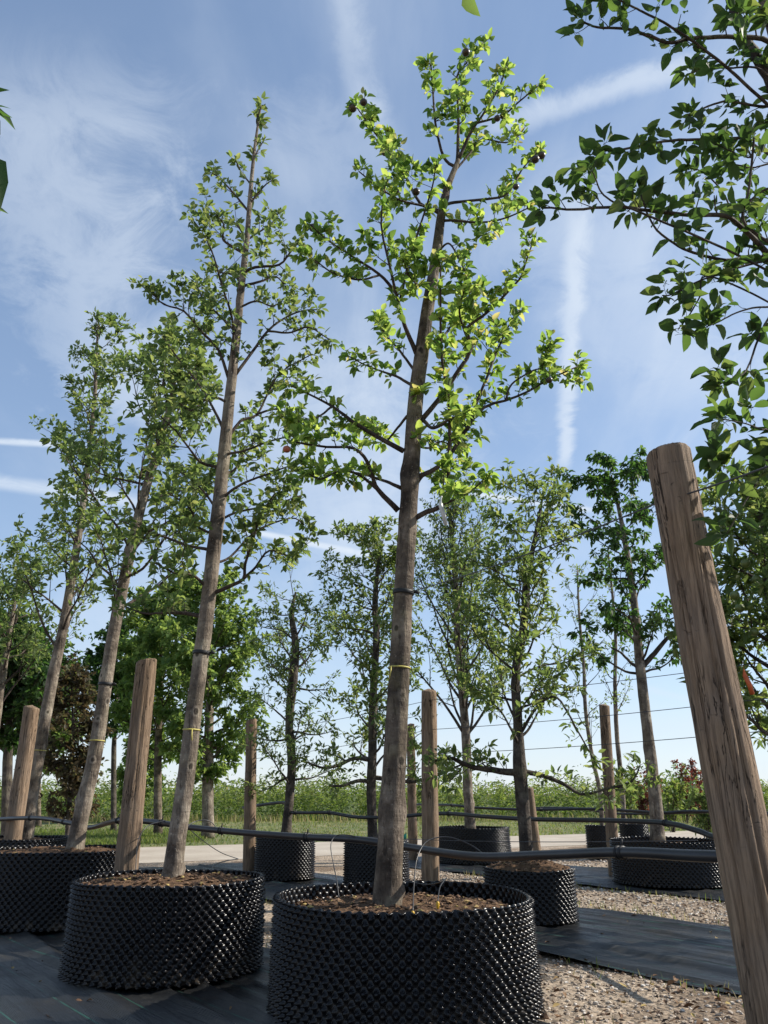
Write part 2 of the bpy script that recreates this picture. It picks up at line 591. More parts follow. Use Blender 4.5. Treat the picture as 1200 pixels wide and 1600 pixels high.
APPLE_GREEN = simple('apple_green', (0.13, 0.17, 0.05), 0.38, 12.0, 0.4, 0.03, 0.5)
SOIL = simple('soil_mulch', (0.115, 0.07, 0.042), 0.95, 45.0, 0.6, 0.9, 0.1, 0.02)
CHIP = tinted('bark_chip', [(0, (0.05, 0.03, 0.02)), (0.4, (0.15, 0.085, 0.05)), (0.85, (0.28, 0.17, 0.095)), (1, (0.48, 0.36, 0.12))])
PEBBLE = tinted('gravel_stone', [(0, (0.20, 0.14, 0.10)), (0.35, (0.42, 0.33, 0.25)), (0.75, (0.62, 0.53, 0.43)), (1, (0.78, 0.72, 0.64))], 0.85, 40.0)


def ground_mat():
    m, t, b = new_mat('gravelly_soil')
    v = ncoord(t)
    n1 = ntex(t, v, 0.9, 6.0, 0.6)
    n2 = ntex(t, v, 22.0, 6.0, 0.7)
    vo = nd(t, 'ShaderNodeTexVoronoi', i_Scale=34.0)
    t.links.new(v, vo.inputs['Vector'])
    c = ramp(t, n2, [(0.3, (0.23, 0.172, 0.12)), (0.55, (0.39, 0.31, 0.23)), (0.8, (0.56, 0.475, 0.37))])
    bwv = nd(t, 'ShaderNodeRGBToBW')
    t.links.new(vo.outputs['Color'], bwv.inputs[0])
    c = mixc(t, 0.35, c, bwv.outputs[0], 'OVERLAY')
    c = mixc(t, mth(t, 'MULTIPLY', maprange(t, n1, 0.48, 0.60), 0.75), c, (0.135, 0.090, 0.058))
    t.links.new(c, b.inputs['Base Color'])
    b.inputs['Roughness'].default_value = 0.95
    b.inputs['Specular IOR Level'].default_value = 0.15
    h = mth(t, 'ADD', n2, mth(t, 'MULTIPLY', vo.outputs['Distance'], -0.8))
    bump(t, b, h, 0.9, 0.02)
    return m


def road_mat():
    m, t, b = new_mat('pale_sandy_track')
    v = ncoord(t)
    n1 = ntex(t, v, 1.4, 6.0, 0.6)
    n2 = ntex(t, v, 30.0, 5.0, 0.65)
    c = ramp(t, n1, [(0.3, (0.36, 0.30, 0.235)), (0.6, (0.47, 0.41, 0.33)), (0.8, (0.55, 0.49, 0.41))])
    c = mixc(t, mth(t, 'MULTIPLY', n2, 0.35), c, (0.25, 0.20, 0.15))
    t.links.new(c, b.inputs['Base Color'])
    b.inputs['Roughness'].default_value = 0.95
    bump(t, b, n2, 0.6, 0.01)
    return m


def verge_mat():
    m, t, b = new_mat('mown_grass_soil')
    v = ncoord(t)
    n1 = ntex(t, v, 0.8, 6.0, 0.65)
    n2 = ntex(t, v, 18.0, 5.0, 0.7)
    c = ramp(t, n1, [(0.32, (0.09, 0.12, 0.032)), (0.52, (0.15, 0.165, 0.05)), (0.70, (0.30, 0.25, 0.125))])
    c = mixc(t, mth(t, 'MULTIPLY', n2, 0.4), c, (0.06, 0.07, 0.025))
    t.links.new(c, b.inputs['Base Color'])
    b.inputs['Roughness'].default_value = 0.95
    bump(t, b, n2, 0.8, 0.03)
    return m


def mat_mat():
    m, t, b = new_mat('woven_black_ground_fabric')
    uv = t.nodes.new('ShaderNodeUVMap')
    sep = nd(t, 'ShaderNodeSeparateXYZ')
    t.links.new(uv.outputs[0], sep.inputs[0])
    v = ncoord(t)
    dust = ntex(t, v, 2.6, 6.0, 0.65)
    fine = ntex(t, v, 70.0, 3.0, 0.6)
    c = ramp(t, dust, [(0.3, (0.011, 0.0115, 0.0125)), (0.55, (0.019, 0.0195, 0.020)), (0.78, (0.065, 0.058, 0.048))])
    c = mixc(t, mth(t, 'MULTIPLY', maprange(t, fine, 0.62, 0.74), 0.4), c, (0.14, 0.125, 0.10))
    fr = mth(t, 'FRACT', mth(t, 'MULTIPLY', sep.outputs[1], 1 / 0.245))
    line = maprange(t, mth(t, 'ABSOLUTE', mth(t, 'SUBTRACT', fr, 0.5)), 0.016, 0.008)
    brk = ntex(t, ncoord(t, (1, 1, 1)), 7.0, 3.0)
    c = mixc(t, mth(t, 'MULTIPLY', line, maprange(t, brk, 0.4, 0.55, 0.1, 0.65)), c, (0.03, 0.16, 0.11))
    # cross threads
    fr2 = mth(t, 'FRACT', mth(t, 'MULTIPLY', sep.outputs[0], 1 / 0.46))
    line2 = maprange(t, mth(t, 'ABSOLUTE', mth(t, 'SUBTRACT', fr2, 0.5)), 0.006, 0.003)
    c = mixc(t, mth(t, 'MULTIPLY', line2, maprange(t, brk, 0.45, 0.6, 0.0, 0.3)), c, (0.18, 0.17, 0.15))
    t.links.new(c, b.inputs['Base Color'])
    r = maprange(t, dust, 0.35, 0.7, 0.34, 0.55)
    t.links.new(r, b.inputs['Roughness'])
    b.inputs['Specular IOR Level'].default_value = 0.5
    w1 = nd(t, 'ShaderNodeTexWave', i_Scale=1.0)
    w1.wave_type = 'BANDS'; w1.bands_direction = 'Y'
    mp = t.nodes.new('ShaderNodeMapping'); mp.inputs['Scale'].default_value = (60, 60, 1)
    t.links.new(uv.outputs[0], mp.inputs[0]); t.links.new(mp.outputs[0], w1.inputs['Vector'])
    mp3 = t.nodes.new('ShaderNodeMapping'); mp3.inputs['Scale'].default_value = (1.1, 13.0, 1)
    t.links.new(uv.outputs[0], mp3.inputs[0])
    crease = ntex(t, mp3.outputs[0], 1.6, 5.0, 0.55, 0.6)
    h = mth(t, 'ADD', mth(t, 'MULTIPLY', w1.outputs['Fac'], 0.12), crease)
    bump(t, b, h, 0.8, 0.035)
    return m


# ------------------------------------------------------------------ ground, track, verge, fabric strips
def sheet(name, corners, mat, z, nx=2, ny=2, relief=0.0, rs=1.0):
    c = [np.array(p[:2]) for p in corners]
    mb = MB()
    v = []
    for j in range(ny + 1):
        for i in range(nx + 1):
            s, r = i / nx, j / ny
            p = (c[0] * (1 - s) + c[1] * s) * (1 - r) + (c[3] * (1 - s) + c[2] * s) * r
            v.append((p[0], p[1], z + (relief * fbm(p[0] * rs, p[1] * rs, 3.0) if relief else 0)))
    q = [(j * (nx + 1) + i, j * (nx + 1) + i + 1, (j + 1) * (nx + 1) + i + 1, (j + 1) * (nx + 1) + i) for j in range(ny) for i in range(nx)]
    mb.add(v, q)
    o = mb.build(name, mat)
    return tag(o, kind='structure')


GROUND = ground_mat()
sheet('ground', [(-700, -500), (700, -500), (700, 900), (-700, 900)], GROUND, 0.0)
ROWD = np.array((0.63, -0.777)); ROWN = np.array((0.777, 0.63))


def rc(a, c):
    """row coordinates (along the row, across the rows) in layout units to metres"""
    return (ROWD * a + ROWN * c) * S


# headland track roughly square to the rows
n0, n1 = G(300, 1346), G(900, 1321)
f0, f1 = G(300, 1322), G(860, 1305)
dn = (n1 - n0); df = (f1 - f0)
sheet('track', [n0 - dn * 3.5, n1 + dn * 6, f1 + df * 6, f0 - df * 3.5], road_mat(), 0.004, 40, 4)
v0, v1 = f0 - df * 3.5, f1 + df * 6
e0, e1 = np.array((-60.0, 26.5, 0)), np.array((110.0, 33.0, 0))
sheet('grass_verge', [v0, v1, e1, e0], verge_mat(), 0.004, 40, 12)

sheet('field_soil', [(-60, 25.8), (110, 32.5), (400, 420), (-400, 420)], simple('weedy_field_soil', (0.075, 0.095, 0.032), 0.95, 6.0, 0.5, 0.5, 0.1, 0.03), 0.012, 20, 20)
FABRIC = mat_mat()


def fabric(name, c0, c1, a0, a1, seed):
    """a strip of woven ground cover lying along a row, with creases and wandering edges"""
    na, nc = int((a1 - a0) / 0.11), int((c1 - c0) * (48 if c0 < 8 else 24))
    mb = MB()
    A = np.linspace(a0, a1, na); C = np.linspace(0, 1, nc)
    v = np.zeros((na, nc, 3)); uv = np.zeros((na, nc, 2))
    for i, a in enumerate(A):
        lo = c0 + 0.07 * mnoise.noise(Vector((a * 0.6, seed, 0))) + 0.02 * mnoise.noise(Vector((a * 3.1, seed, 4)))
        hi = c1 + 0.07 * mnoise.noise(Vector((a * 0.6, seed, 9))) + 0.02 * mnoise.noise(Vector((a * 3.1, seed, 7)))
        for j, s in enumerate(C):
            c = lo + (hi - lo) * s
            p = rc(a, c)
            rg = 1 - abs(mnoise.noise(Vector((a * 0.30 + c * 0.25, c * 3.4 + 0.25 * mnoise.noise(Vector((a * 0.9, c, seed))), seed)))) * 2.6
            w = max(0, rg) ** 2.2 * 0.020 * (0.5 + 0.8 * max(0, mnoise.noise(Vector((a * 0.4, c * 0.7, seed + 2))) + 0.4))
            w2 = max(0, mnoise.noise(Vector((a * 0.22, c * 8.5 + a * 0.7, seed + 5)))) * 0.030
            ed = min(s, 1 - s)
            lift = 0.012 * max(0, 1 - ed / 0.03) * max(0, mnoise.noise(Vector((a * 1.4, seed, s * 3))))
            v[i, j] = (p[0], p[1], 0.007 + w + w2 + lift)
            uv[i, j] = (a * S, c * S)
    i, j = np.meshgrid(np.arange(na - 1), np.arange(nc - 1), indexing='ij')
    q = np.stack([i * nc + j, (i + 1) * nc + j, (i + 1) * nc + j + 1, i * nc + j + 1], -1).reshape(-1, 4)
    mb.add(v.reshape(-1, 3), q)
    o = mb.build(name, FABRIC)
    ul = o.data.uv_layers.new(name='UVMap')
    li = np.zeros(len(o.data.loops), np.int32); o.data.loops.foreach_get('vertex_index', li)
    ul.data.foreach_set('uv', uv.reshape(-1, 2)[li].astype(np.float32).ravel())
    return tag(o, kind='structure')


fabric('ground_fabric', 0.6, 3.62, -14, 6, 1.3)
fabric('ground_fabric', 5.02, 7.28, -13, 9, 8.8)
fabric('ground_fabric', 9.0, 11.3, -12, 12, 15.1)
fabric('ground_fabric', 13.0, 15.2, -10, 14, 22.7)


# ------------------------------------------------------------------ leaves
XS = (0.0, 0.16, 0.38, 0.64, 0.85, 1.0)
WS = (0.0, 0.72, 1.0, 0.86, 0.46, 0.0)


def leaf_arrays(pos, d, nrm, size, wid, fold, curl, fine=False):
    """ovate leaves folded along the midrib and curled; returns verts (N*k,3), quads, tris"""
    xs, ws = (XS, WS) if fine else ((0.0, 0.32, 0.66, 1.0), (0.0, 0.98, 0.80, 0.0))
    k = len(xs)
    d = norm(d)
    y = norm(np.cross(nrm, d)); z = np.cross(d, y)
    N = len(pos)
    vs = []
    def pt(x, yy, zz):
        return pos + (d * x + y * yy[:, None] + z * zz[:, None]) * size[:, None]
    one = np.ones(N)
    for x in xs:
        vs.append(pt(x, 0 * one, -curl * x * x))
    for sgn in (1, -1):
        for x, w in zip(xs[1:-1], ws[1:-1]):
            hw = 0.5 * w * wid
            vs.append(pt(x, sgn * hw, fold * hw - curl * x * x))
    V = np.stack(vs, 1).reshape(-1, 3)
    M = len(vs)
    L0, R0 = k, k + (k - 2)
    q = []; t = [(0, 1, L0), (0, R0, 1), (k - 2, k - 1, L0 + k - 3), (k - 2, R0 + k - 3, k - 1)]
    for i in range(1, k - 2):
        q.append((i, i + 1, L0 + i, L0 + i - 1)); q.append((i, R0 + i - 1, R0 + i, i + 1))
    base = (np.arange(N) * M)[:, None, None]
    Q = (np.array(q)[None] + base).reshape(-1, 4)
    T = (np.array(t)[None] + base).reshape(-1, 3)
    return V, Q, T, M


SINGLE = {}


def single_leaf_meshes(key, wid):
    """a few leaf shapes (blade and stalk), unit long, shared by the leaves one can pick out"""
    kk = (key, round(wid, 2))
    if kk in SINGLE:
        return SINGLE[kk]
    out = []
    for i in range(6):
        mb = MB()
        r = np.random.default_rng(100 + i)
        V, Q, T, M = leaf_arrays(np.zeros((1, 3)), np.array([[1, 0, 0.0]]), np.array([[0, 0, 1.0]]), np.ones(1), np.array([wid * r.uniform(0.85, 1.15)]),
                                 np.array([r.uniform(0.2, 0.95)]), np.array([r.uniform(-0.08, 0.55)]), True)
        V[:, 1] += 0.06 * (V[:, 0] ** 2) * r.uniform(-1, 1)
        V[:, 2] += 0.025 * np.sin(V[:, 0] * 9 + i) * np.sign(V[:, 1])
        mb.add(V, Q, T)
        tube(mb, np.array([(-0.28, 0, -0.05), (-0.1, 0, 0.01), (0.0, 0, 0)]), (0.012, 0.012, 0.012), 3, False)
        me = mb.mesh('leaf')
        me.materials.append(LEAF[key][1])
        out.append(me)
    SINGLE[kk] = out
    return out


class Tree:
    def __init__(self, name, label, cat, base, leafkey='green', bark=None, twig=None, group=None, leaf=0.075, wid=0.55, droop=0.0, seed=1):
        self.root = empty(name, base, label, cat, group)
        self.key = leafkey; self.bark = bark or BARK; self.twig = twig or TWIG
        self.leaf = leaf; self.wid = wid; self.droop = droop
        self.r = np.random.default_rng(seed)
        self.L = []           # leaf batches (pos, dir, normal, size)
        self.trunk_obj = None

    def trunk(self, pts, rad, n=12, rough=0.06, flare=True, knots=0, name='trunk', res=40):
        path = spline(pts, n=res)
        rr = np.interp(np.linspace(0, 1, len(path)), np.linspace(0, 1, len(rad)), rad)
        if flare:
            hgt = path[:, 2] - path[0, 2]
            rr = rr * (1 + 0.20 * np.exp(-hgt / (rad[0] * 1.3)))
        kn = [(self.r.integers(2, len(path) - 2), self.r.uniform(0, 2 * PI), self.r.uniform(0.12, 0.3)) for _ in range(knots)]
        sd = self.r.uniform(0, 50)
        def disp(p, ring, ang):
            out = np.ones((len(p), len(ang)))
            for i in range(len(p)):
                for j in range(len(ang)):
                    q = p[i] / (rad[0] * 2.2) + ring[i, j] * 0.8 + sd
                    out[i, j] += rough * fbm(q[0], q[1], q[2] * 0.8, 2)
            for (ki, ka, kh) in kn:
                di = (np.arange(len(p)) - ki)[:, None] * (np.linalg.norm(p[1] - p[0]) / rad[0])
                da = np.angle(np.exp(1j * (ang - ka)))[None, :]
                out += kh * np.exp(-(di / 0.45) ** 2 - (da / 0.35) ** 2)
            return out
        mb = MB()
        tube(mb, path, rr, n, True, disp)
        o = mb.build(name, self.bark, self.root)
        if self.trunk_obj is None:
            self.trunk_obj = o
            self.tpath, self.trad = path, rr
        return path

    def cluster(self, p, axis, k, size, spread=1.0):
        r = self.r
        a = norm(axis)
        rad = norm(r.normal(size=(k, 3)))
        rad = norm(rad - (rad @ a)[:, None] * a)
        beta = r.uniform(-0.1, 0.85, k)[:, None]
        d = norm(rad * (1 - beta * 0.5) * spread + a * beta + np.array((0, 0, 0.18 - self.droop)) + r.normal(size=(k, 3)) * 0.2)
        up = np.array((0, 0, 1.0))
        nn = norm(up * 0.9 + rad * 0.35 + r.normal(size=(k, 3)) * 0.42)
        nn = norm(nn - np.sum(nn * d, 1)[:, None] * d)
        sz = size * (0.42 + 0.78 * r.uniform(0, 1, k) ** 0.8)
        pos = p + d * (sz * 0.18)[:, None] + r.normal(size=(k, 3)) * size * 0.12
        self.L.append((pos, d, nn, sz))

    def branch(self, pts, r0, r1, spur=0.10, spurlen=0.10, k=5, start=0.12, n=5, size=None, sub=None, dens=1.0, res=18):
        """one limb with its side spurs in one mesh; leaf rosettes gather on spurs and tip"""
        r = self.r
        size = size or self.leaf
        path = spline(pts, n=res)
        wob = np.cumsum(r.normal(size=path.shape), 0) * r0 * 0.10
        wob -= np.linspace(0, 1, len(path))[:, None] * wob[-1] * 0.7
        path = path + wob
        rr = r0 + (r1 - r0) * np.linspace(0, 1, len(path)) ** 0.8
        mb = MB()
        tube(mb, path, rr, n)
        seg = np.linalg.norm(np.diff(path, axis=0), axis=1)
        cum = np.concatenate([[0], np.cumsum(seg)])
        tot = cum[-1]
        tg = norm(np.gradient(path, axis=0))
        s = tot * start + r.uniform(0, spur)
        while s < tot:
            i = min(np.searchsorted(cum, s), len(path) - 1)
            p = path[i]; a = tg[i]
            rd = norm(r.normal(size=3) + np.array((0, 0, 0.25)))
            dirn = norm(rd - a * (rd @ a) + a * r.uniform(0.2, 0.9))
            l = spurlen * r.uniform(0.25, 1.25)
            e = p + dirn * l + np.array((0, 0, 0.12 * l))
            mid = (p + e) / 2 + r.normal(size=3) * l * 0.08
            tw = max(0.0011, min(rr[i] * 0.45, 0.004))
            tube(mb, np.array([p, mid, e]), (tw, tw * 0.8, tw * 0.6), 3, False)
            kk = max(2, int(round(k * dens * r.uniform(0.6, 1.4))))
            self.cluster(e, dirn, kk, size)
            if l > size * 0.9:
                self.cluster(mid, dirn, max(1, kk // 2), size * 0.85)
            s += spur * r.uniform(0.5, 1.5)
        self.cluster(path[-1], tg[-1], int(k * 1.3) + 1, size)
        self.cluster(path[-3], tg[-3], int(k), size)
        o = mb.build('branch', self.twig, self.root)
        return path, tg, rr

    def finish(self, singles=0, fine=False):
        pos, d, nn, sz = (np.concatenate([b[i] for b in self.L]) for i in range(4))
        N = len(pos)
        r = self.r
        pick = np.zeros(N, bool)
        if singles:
            dep = pos[:, 1] * CT + (pos[:, 2] - CH) * ST
            dep = np.maximum(dep, 0.05)
            u = pos[:, 0] / dep; v = (-pos[:, 1] * ST + (pos[:, 2] - CH) * CT) / dep
            inside = (np.abs(u) < 0.5) & (np.abs(v) < 0.667) & (dep > 0.1)
            app = np.where(inside, sz / dep, 0)
            idx = np.argsort(-app)[:singles]
            idx = idx[app[idx] > 0]
            pick[idx] = True
            meshes = single_leaf_meshes(self.key, self.wid)
            base = np.array(self.root.location)
            for i in np.nonzero(pick)[0]:
                X = Vector(d[i]); Z = Vector(nn[i]); Y = Z.cross(X).normalized(); Z = X.cross(Y)
                s = float(sz[i])
                M = Matrix((X * s, Y * s, Z * s)).transposed().to_4x4()
                M.translation = Vector(pos[i] - base)
                o = bpy.data.objects.new('leaf', meshes[int(r.integers(0, 6))])
                o.parent = self.root
                o.matrix_basis = M
                COL.objects.link(o)
        m = ~pick
        if m.any():
            n = int(m.sum())
            V, Q, T, M = leaf_arrays(pos[m], d[m], nn[m], sz[m], self.wid * r.uniform(0.8, 1.2, n), r.uniform(0.15, 1.0, n), r.uniform(-0.1, 0.6, n), fine)
            mb = MB()
            mb.add(V, Q, T, np.repeat(r.uniform(0, 1, n) ** 1.2, M))
            o = mb.build('crown', LEAF[self.key][0], self.root)
            tag(o, kind='stuff')
        return N

    def px_branch(self, pxpts, Y, dY, w0, w1, **kw):
        """limb traced along photo pixels, running dY nearer or farther than its tree"""
        n = len(pxpts)
        pts = [P(x, y, Y + dY * (i / (n - 1)) ** 1.2) for i, (x, y) in enumerate(pxpts)]
        m = pxm(pts[0])
        sub = kw.pop('sub', 0)
        bp, tg, rr = self.branch(pts, w0 * m * 0.5, w1 * m * 0.5, **kw)
        L = np.sum(np.linalg.norm(np.diff(bp, axis=0), axis=1))
        r = self.r
        kw['start'] = 0.1
        for j in range(int(sub * L + r.uniform(0, 1))):
            q = int(len(bp) * r.uniform(0.25, 0.92))
            d2 = norm(tg[q] * 0.8 + norm(r.normal(size=3)) * 0.9 + np.array((0, 0, 0.15)))
            l2 = r.uniform(0.12, 0.30)
            self.branch([bp[q], bp[q] + d2 * l2 * 0.5 + r.normal(size=3) * 0.02, bp[q] + d2 * l2 + np.array((0, 0, 0.03))], max(0.0018, rr[q] * 0.5), 0.0014, n=4, res=8, **kw)
        return bp, tg, rr

    def auto(self, n, t0, t1, length, elev=(35, 60), r_fac=0.33, sub=3, spur=0.10, spurlen=0.08, k=4, curve=0.5, dens=1.0, rmin=0.002, start=0.2):
        """limbs grown from the stem: length(t) in metres, t along the stem"""
        r = self.r
        path, rad = self.tpath, self.trad
        for i in range(max(2, len(path) // 6)):
            self.cluster(path[-1 - i], norm(np.array((r.uniform(-1, 1), r.uniform(-1, 1), 0.7))), k, self.leaf, 1.1)
        az = r.uniform(0, 2 * PI)
        for i in range(n):
            t = t0 + (t1 - t0) * (i + r.uniform(0.1, 0.9)) / n
            az += 2.4 + r.uniform(-0.5, 0.5)
            idx = min(int(t * (len(path) - 1)), len(path) - 2)
            p = path[idx]
            e = math.radians(r.uniform(*elev))
            L = length(t) * r.uniform(0.7, 1.15)
            d = np.array((math.cos(az) * math.cos(e), math.sin(az) * math.cos(e), math.sin(e)))
            pts = [p]
            m = 5
            for s in range(m):
                d = norm(d + np.array((0, 0, curve / m)) + r.normal(size=3) * 0.16)
                pts.append(pts[-1] + d * L / m)
            r0 = max(rmin * 1.6, rad[idx] * r_fac)
            bp, tg, rr = self.branch(pts, r0, rmin, spur=spur, spurlen=spurlen, k=k, dens=dens, start=start)
            for j in range(sub):
                q = int(len(bp) * r.uniform(0.25, 0.85))
                d2 = norm(tg[q] + norm(r.normal(size=3)) * 0.9 + np.array((0, 0, 0.2)))
                l2 = L * r.uniform(0.22, 0.5)
                self.branch([bp[q], bp[q] + d2 * l2 * 0.5 + r.normal(size=3) * 0.03 * l2, bp[q] + d2 * l2 + np.array((0, 0, curve * 0.15 * l2))],
                            max(rmin, rr[q] * 0.6), rmin * 0.7, spur=spur, spurlen=spurlen, k=k, dens=dens, start=0.1, n=4, res=8)

    def band(self, py_px, mat, w=0.012, grow=1.08, name='tape_band', tail=None):
        """a strap or tape round the stem at the height where the stem crosses photo row py"""
        path = self.tpath
        dep = path[:, 1] * CT + (path[:, 2] - CH) * ST
        v = 800 - FPX * (-path[:, 1] * ST + (path[:, 2] - CH) * CT) / dep
        i = int(np.argmin(np.abs(v - py_px)))
        i = min(max(i, 1), len(path) - 2)
        p = path[i]; a = norm(path[i + 1] - path[i - 1])
        rr = self.trad[i] * grow
        mb = MB()
        tube(mb, np.array([p - a * w * 0.5, p - a * w * 0.25, p + a * w * 0.25, p + a * w * 0.5]), (rr * 0.99, rr * 1.03, rr * 1.03, rr * 0.99), 20)
        if name == 'rubber_tie':
            e = p + np.array((rr * 1.0, -rr * 0.15, 0))
            tube(mb, np.array([e, e + (0.012, 0, 0.002), e + (0.022, 0, -0.002), e + (0.03, 0, 0.0)]), (0.007, 0.010, 0.009, 0.004), 7)
        if tail:
            q = p + np.array((tail[0] * rr, -rr * 1.02, 0))
            tube(mb, np.array([q, q + np.array((tail[1] * 0.4, -0.006, -tail[2] * 0.5)), q + np.array((tail[1], -0.004, -tail[2]))]), 0.0035, 4)
        return wbuild(mb, name, mat, self.trunk_obj, self.root), p, rr

    def fruit(self, spots, Y, mat, rpx):
        for (x, y) in spots:
            c = P(x, y, Y + self.r.uniform(-0.25, 0.25))
            R = rpx * pxm(c) * self.r.uniform(0.85, 1.15)
            mb = MB()
            nu, nv = 12, 9
            v = []
            for j in range(nv):
                f = PI * j / (nv - 1)
                for i in range(nu):
                    a = 2 * PI * i / nu
                    rr = math.sin(f) * (1 + 0.05 * math.cos(f))
                    zz = math.cos(f) * 0.9 - 0.22 * math.exp(-(math.sin(f) / 0.3) ** 2) * math.copysign(1, math.cos(f))
                    v.append(c + R * np.array((rr * math.cos(a), rr * math.sin(a), zz)))
            q = [(j * nu + i, (j + 1) * nu + i, (j + 1) * nu + (i + 1) % nu, j * nu + (i + 1) % nu) for j in range(nv - 1) for i in range(nu)]
            mb.add(np.array(v), q)
            o = mb.build('apple', mat, self.root)
            st = MB(); tube(st, np.array([c + (0, 0, R * 0.7), c + (R * 0.2, 0, R * 1.5), c + (R * 0.3, 0, R * 2.4)]), 0.0018, 4)
            wbuild(st, 'stalk', TWIG, o, self.root)
            self.cluster(c + np.array((R * 0.3, 0, R * 2.0)), np.array((0, 0, 1.0)), 5, self.leaf)


# ------------------------------------------------------------------ studded pots
POT_MESH = {}


def pot(px, Y, R, H, label, wide=1.0, res=6, chips=120, soil_drop=0.06, mound=0.03, group='black studded pots standing in rows'):
    """moulded black pot: R, H in layout units; the wall is one sheet pressed into rows of pointed studs"""
    R *= S; H *= S
    dep = Y * S * CT + (H - CH) * ST
    X = (px - 600) / FPX * dep
    base = np.array((X, Y * S, 0.028))
    root = empty('plant_pot', base, label, 'plant pot', group)
    cw, rh = 0.046, 0.0215
    cells = int(round(2 * PI * R / cw)); rows = int(round(H / rh))
    nu, nv = cells * res, rows * max(3, res // 2) + 1
    a = np.linspace(0, 2 * PI, nu, endpoint=False)
    z = np.linspace(0, H, nv)
    cu = (a / (2 * PI) * cells)[None, :]; cv = (z / H * rows)[:, None]
    best = np.full((nv, nu), 9.0); ridge = np.zeros((nv, nu))
    for (o1, o2) in ((0.0, 0.0), (0.5, 1.0)):
        du = cu - o1 - np.round(cu - o1)
        dv = cv - o2 - 2 * np.round((cv - o2) / 2)
        x_ = du * cw; y_ = dv * rh
        rr = np.sqrt(x_ ** 2 + y_ ** 2)
        dg = np.array((0.5 * cw, -rh)); dg = dg / np.linalg.norm(dg)
        perp = np.abs(x_ * dg[1] - y_ * dg[0])
        rg = np.clip(1 - perp / 0.006, 0, 1) * np.clip(1.25 - rr / 0.017, 0, 1)
        ridge = np.maximum(ridge, rg)
        best = np.minimum(best, rr)
    stud = np.clip(1 - best / 0.0165, 0, 1)
    stud = stud ** 1.35
    irr = 1 + 0.16 * np.sin(np.round(cu * 2) * 12.9898 + np.round(cv) * 78.233)
    h = 0.026 * np.minimum(stud, 0.84) * irr + 0.0050 * ridge
    sd = rng.uniform(0, 99)
    oval = 1 + 0.014 * np.sin(2 * a + sd)[None, :] + 0.007 * np.sin(5 * a + sd * 2)[None, :] + 0.010 * np.sin(3 * a + sd)[None, :] * np.sin(z / H * 2.5 + sd)[:, None]
    taper = 1 + 0.014 * (1 - z / H)[:, None]
    r = R * oval * taper + h - 0.008
    zz = z[:, None] + 0.004 * np.sin(3 * a + sd)[None, :] * (z / H)[:, None] + 0.004 * np.cos(cu * 2 * PI) * np.clip((cv - rows + 1), 0, 1)
    v = np.stack([r * np.cos(a)[None, :] * wide, r * np.sin(a)[None, :], zz + 0 * r], -1).reshape(-1, 3)
    i, j = np.meshgrid(np.arange(nv - 1), np.arange(nu), indexing='ij')
    j2 = (j + 1) % nu
    q = np.stack([i * nu + j, i * nu + j2, (i + 1) * nu + j2, (i + 1) * nu + j], -1).reshape(-1, 4)
    mb = MB(); mb.add(v + base, q)
    wall = mb.build('wall', POT, root)
    md = wall.modifiers.new('thickness', 'SOLIDIFY'); md.thickness = 0.004; md.offset = -1
    # soil
    mb = MB()
    nr, na = 16, 64
    sv = [base + (0, 0, H - soil_drop + mound)]
    for k in range(1, nr + 1):
        f = k / nr
        for m in range(na):
            b = 2 * PI * m / na
            rad = (R - 0.012) * f
            x, y = rad * math.cos(b) * wide, rad * math.sin(b)
            lump = 0.016 * fbm(x * 9 + sd, y * 9, 2, 3) + 0.008 * fbm(x * 30, y * 30 + sd, 5, 2)
            sv.append(base + np.array((x, y, H - soil_drop + mound * (1 - f * f) + lump)))
    q = []; t = []
    for m in range(na):
        t.append((0, 1 + m, 1 + (m + 1) % na))
    for k in range(nr - 1):
        for m in range(na):
            q.append((1 + k * na + m, 1 + (k + 1) * na + m, 1 + (k + 1) * na + (m + 1) % na, 1 + k * na + (m + 1) % na))
    mb.add(sv, q, t)
    soil = mb.build('soil', SOIL, root)
    if chips:
        mb = MB()
        for _ in range(chips):
            b = rng.uniform(0, 2 * PI); f = math.sqrt(rng.uniform(0.02, 0.97))
            x, y = (R - 0.02) * f * math.cos(b) * wide, (R - 0.02) * f * math.sin(b)
            lump = 0.016 * fbm(x * 9 + sd, y * 9, 2, 3) + 0.008 * fbm(x * 30, y * 30 + sd, 5, 2)
            c = base + np.array((x, y, H - soil_drop + mound * (1 - f * f) + lump + 0.004))
            s = rng.uniform(0.006, 0.02)
            stone_into(mb, c, (s, s * rng.uniform(0.4, 0.9), s * rng.uniform(0.2, 0.5)), rng.uniform(0, 1) ** 1.5)
        wbuild(mb, 'bark_chips', CHIP, soil, root, False)['kind'] = 'stuff'
    return root, base, R, H


OCT = np.array([(1, 0, 0), (0.2, 0.95, 0.1), (-1, 0.1, 0), (-0.1, -1, 0.05), (0.05, 0.1, 1), (0, -0.05, -1)], float)
OCTF = [(0, 1, 4), (1, 2, 4), (2, 3, 4), (3, 0, 4), (1, 0, 5), (2, 1, 5), (3, 2, 5), (0, 3, 5)]
OCT3 = np.array([[math.cos(i * PI / 3) * c, math.sin(i * PI / 3) * c, z] for c, z in ((0.72, -0.6), (1.0, 0.05), (0.62, 0.75)) for i in range(6)])


def stone_into(mb, c, s, tint):
    q = rng.normal(size=3); q /= np.linalg.norm(q)
    A = Matrix.Rotation(rng.uniform(0, 6.28), 3, 'Z') @ Matrix.Rotation(rng.uniform(-0.5, 0.5), 3, Vector(q))
    v = (OCT + rng.normal(size=OCT.shape) * 0.16) * np.array(s)
    mb.add(v @ np.array(A).T + c, None, OCTF, tint)


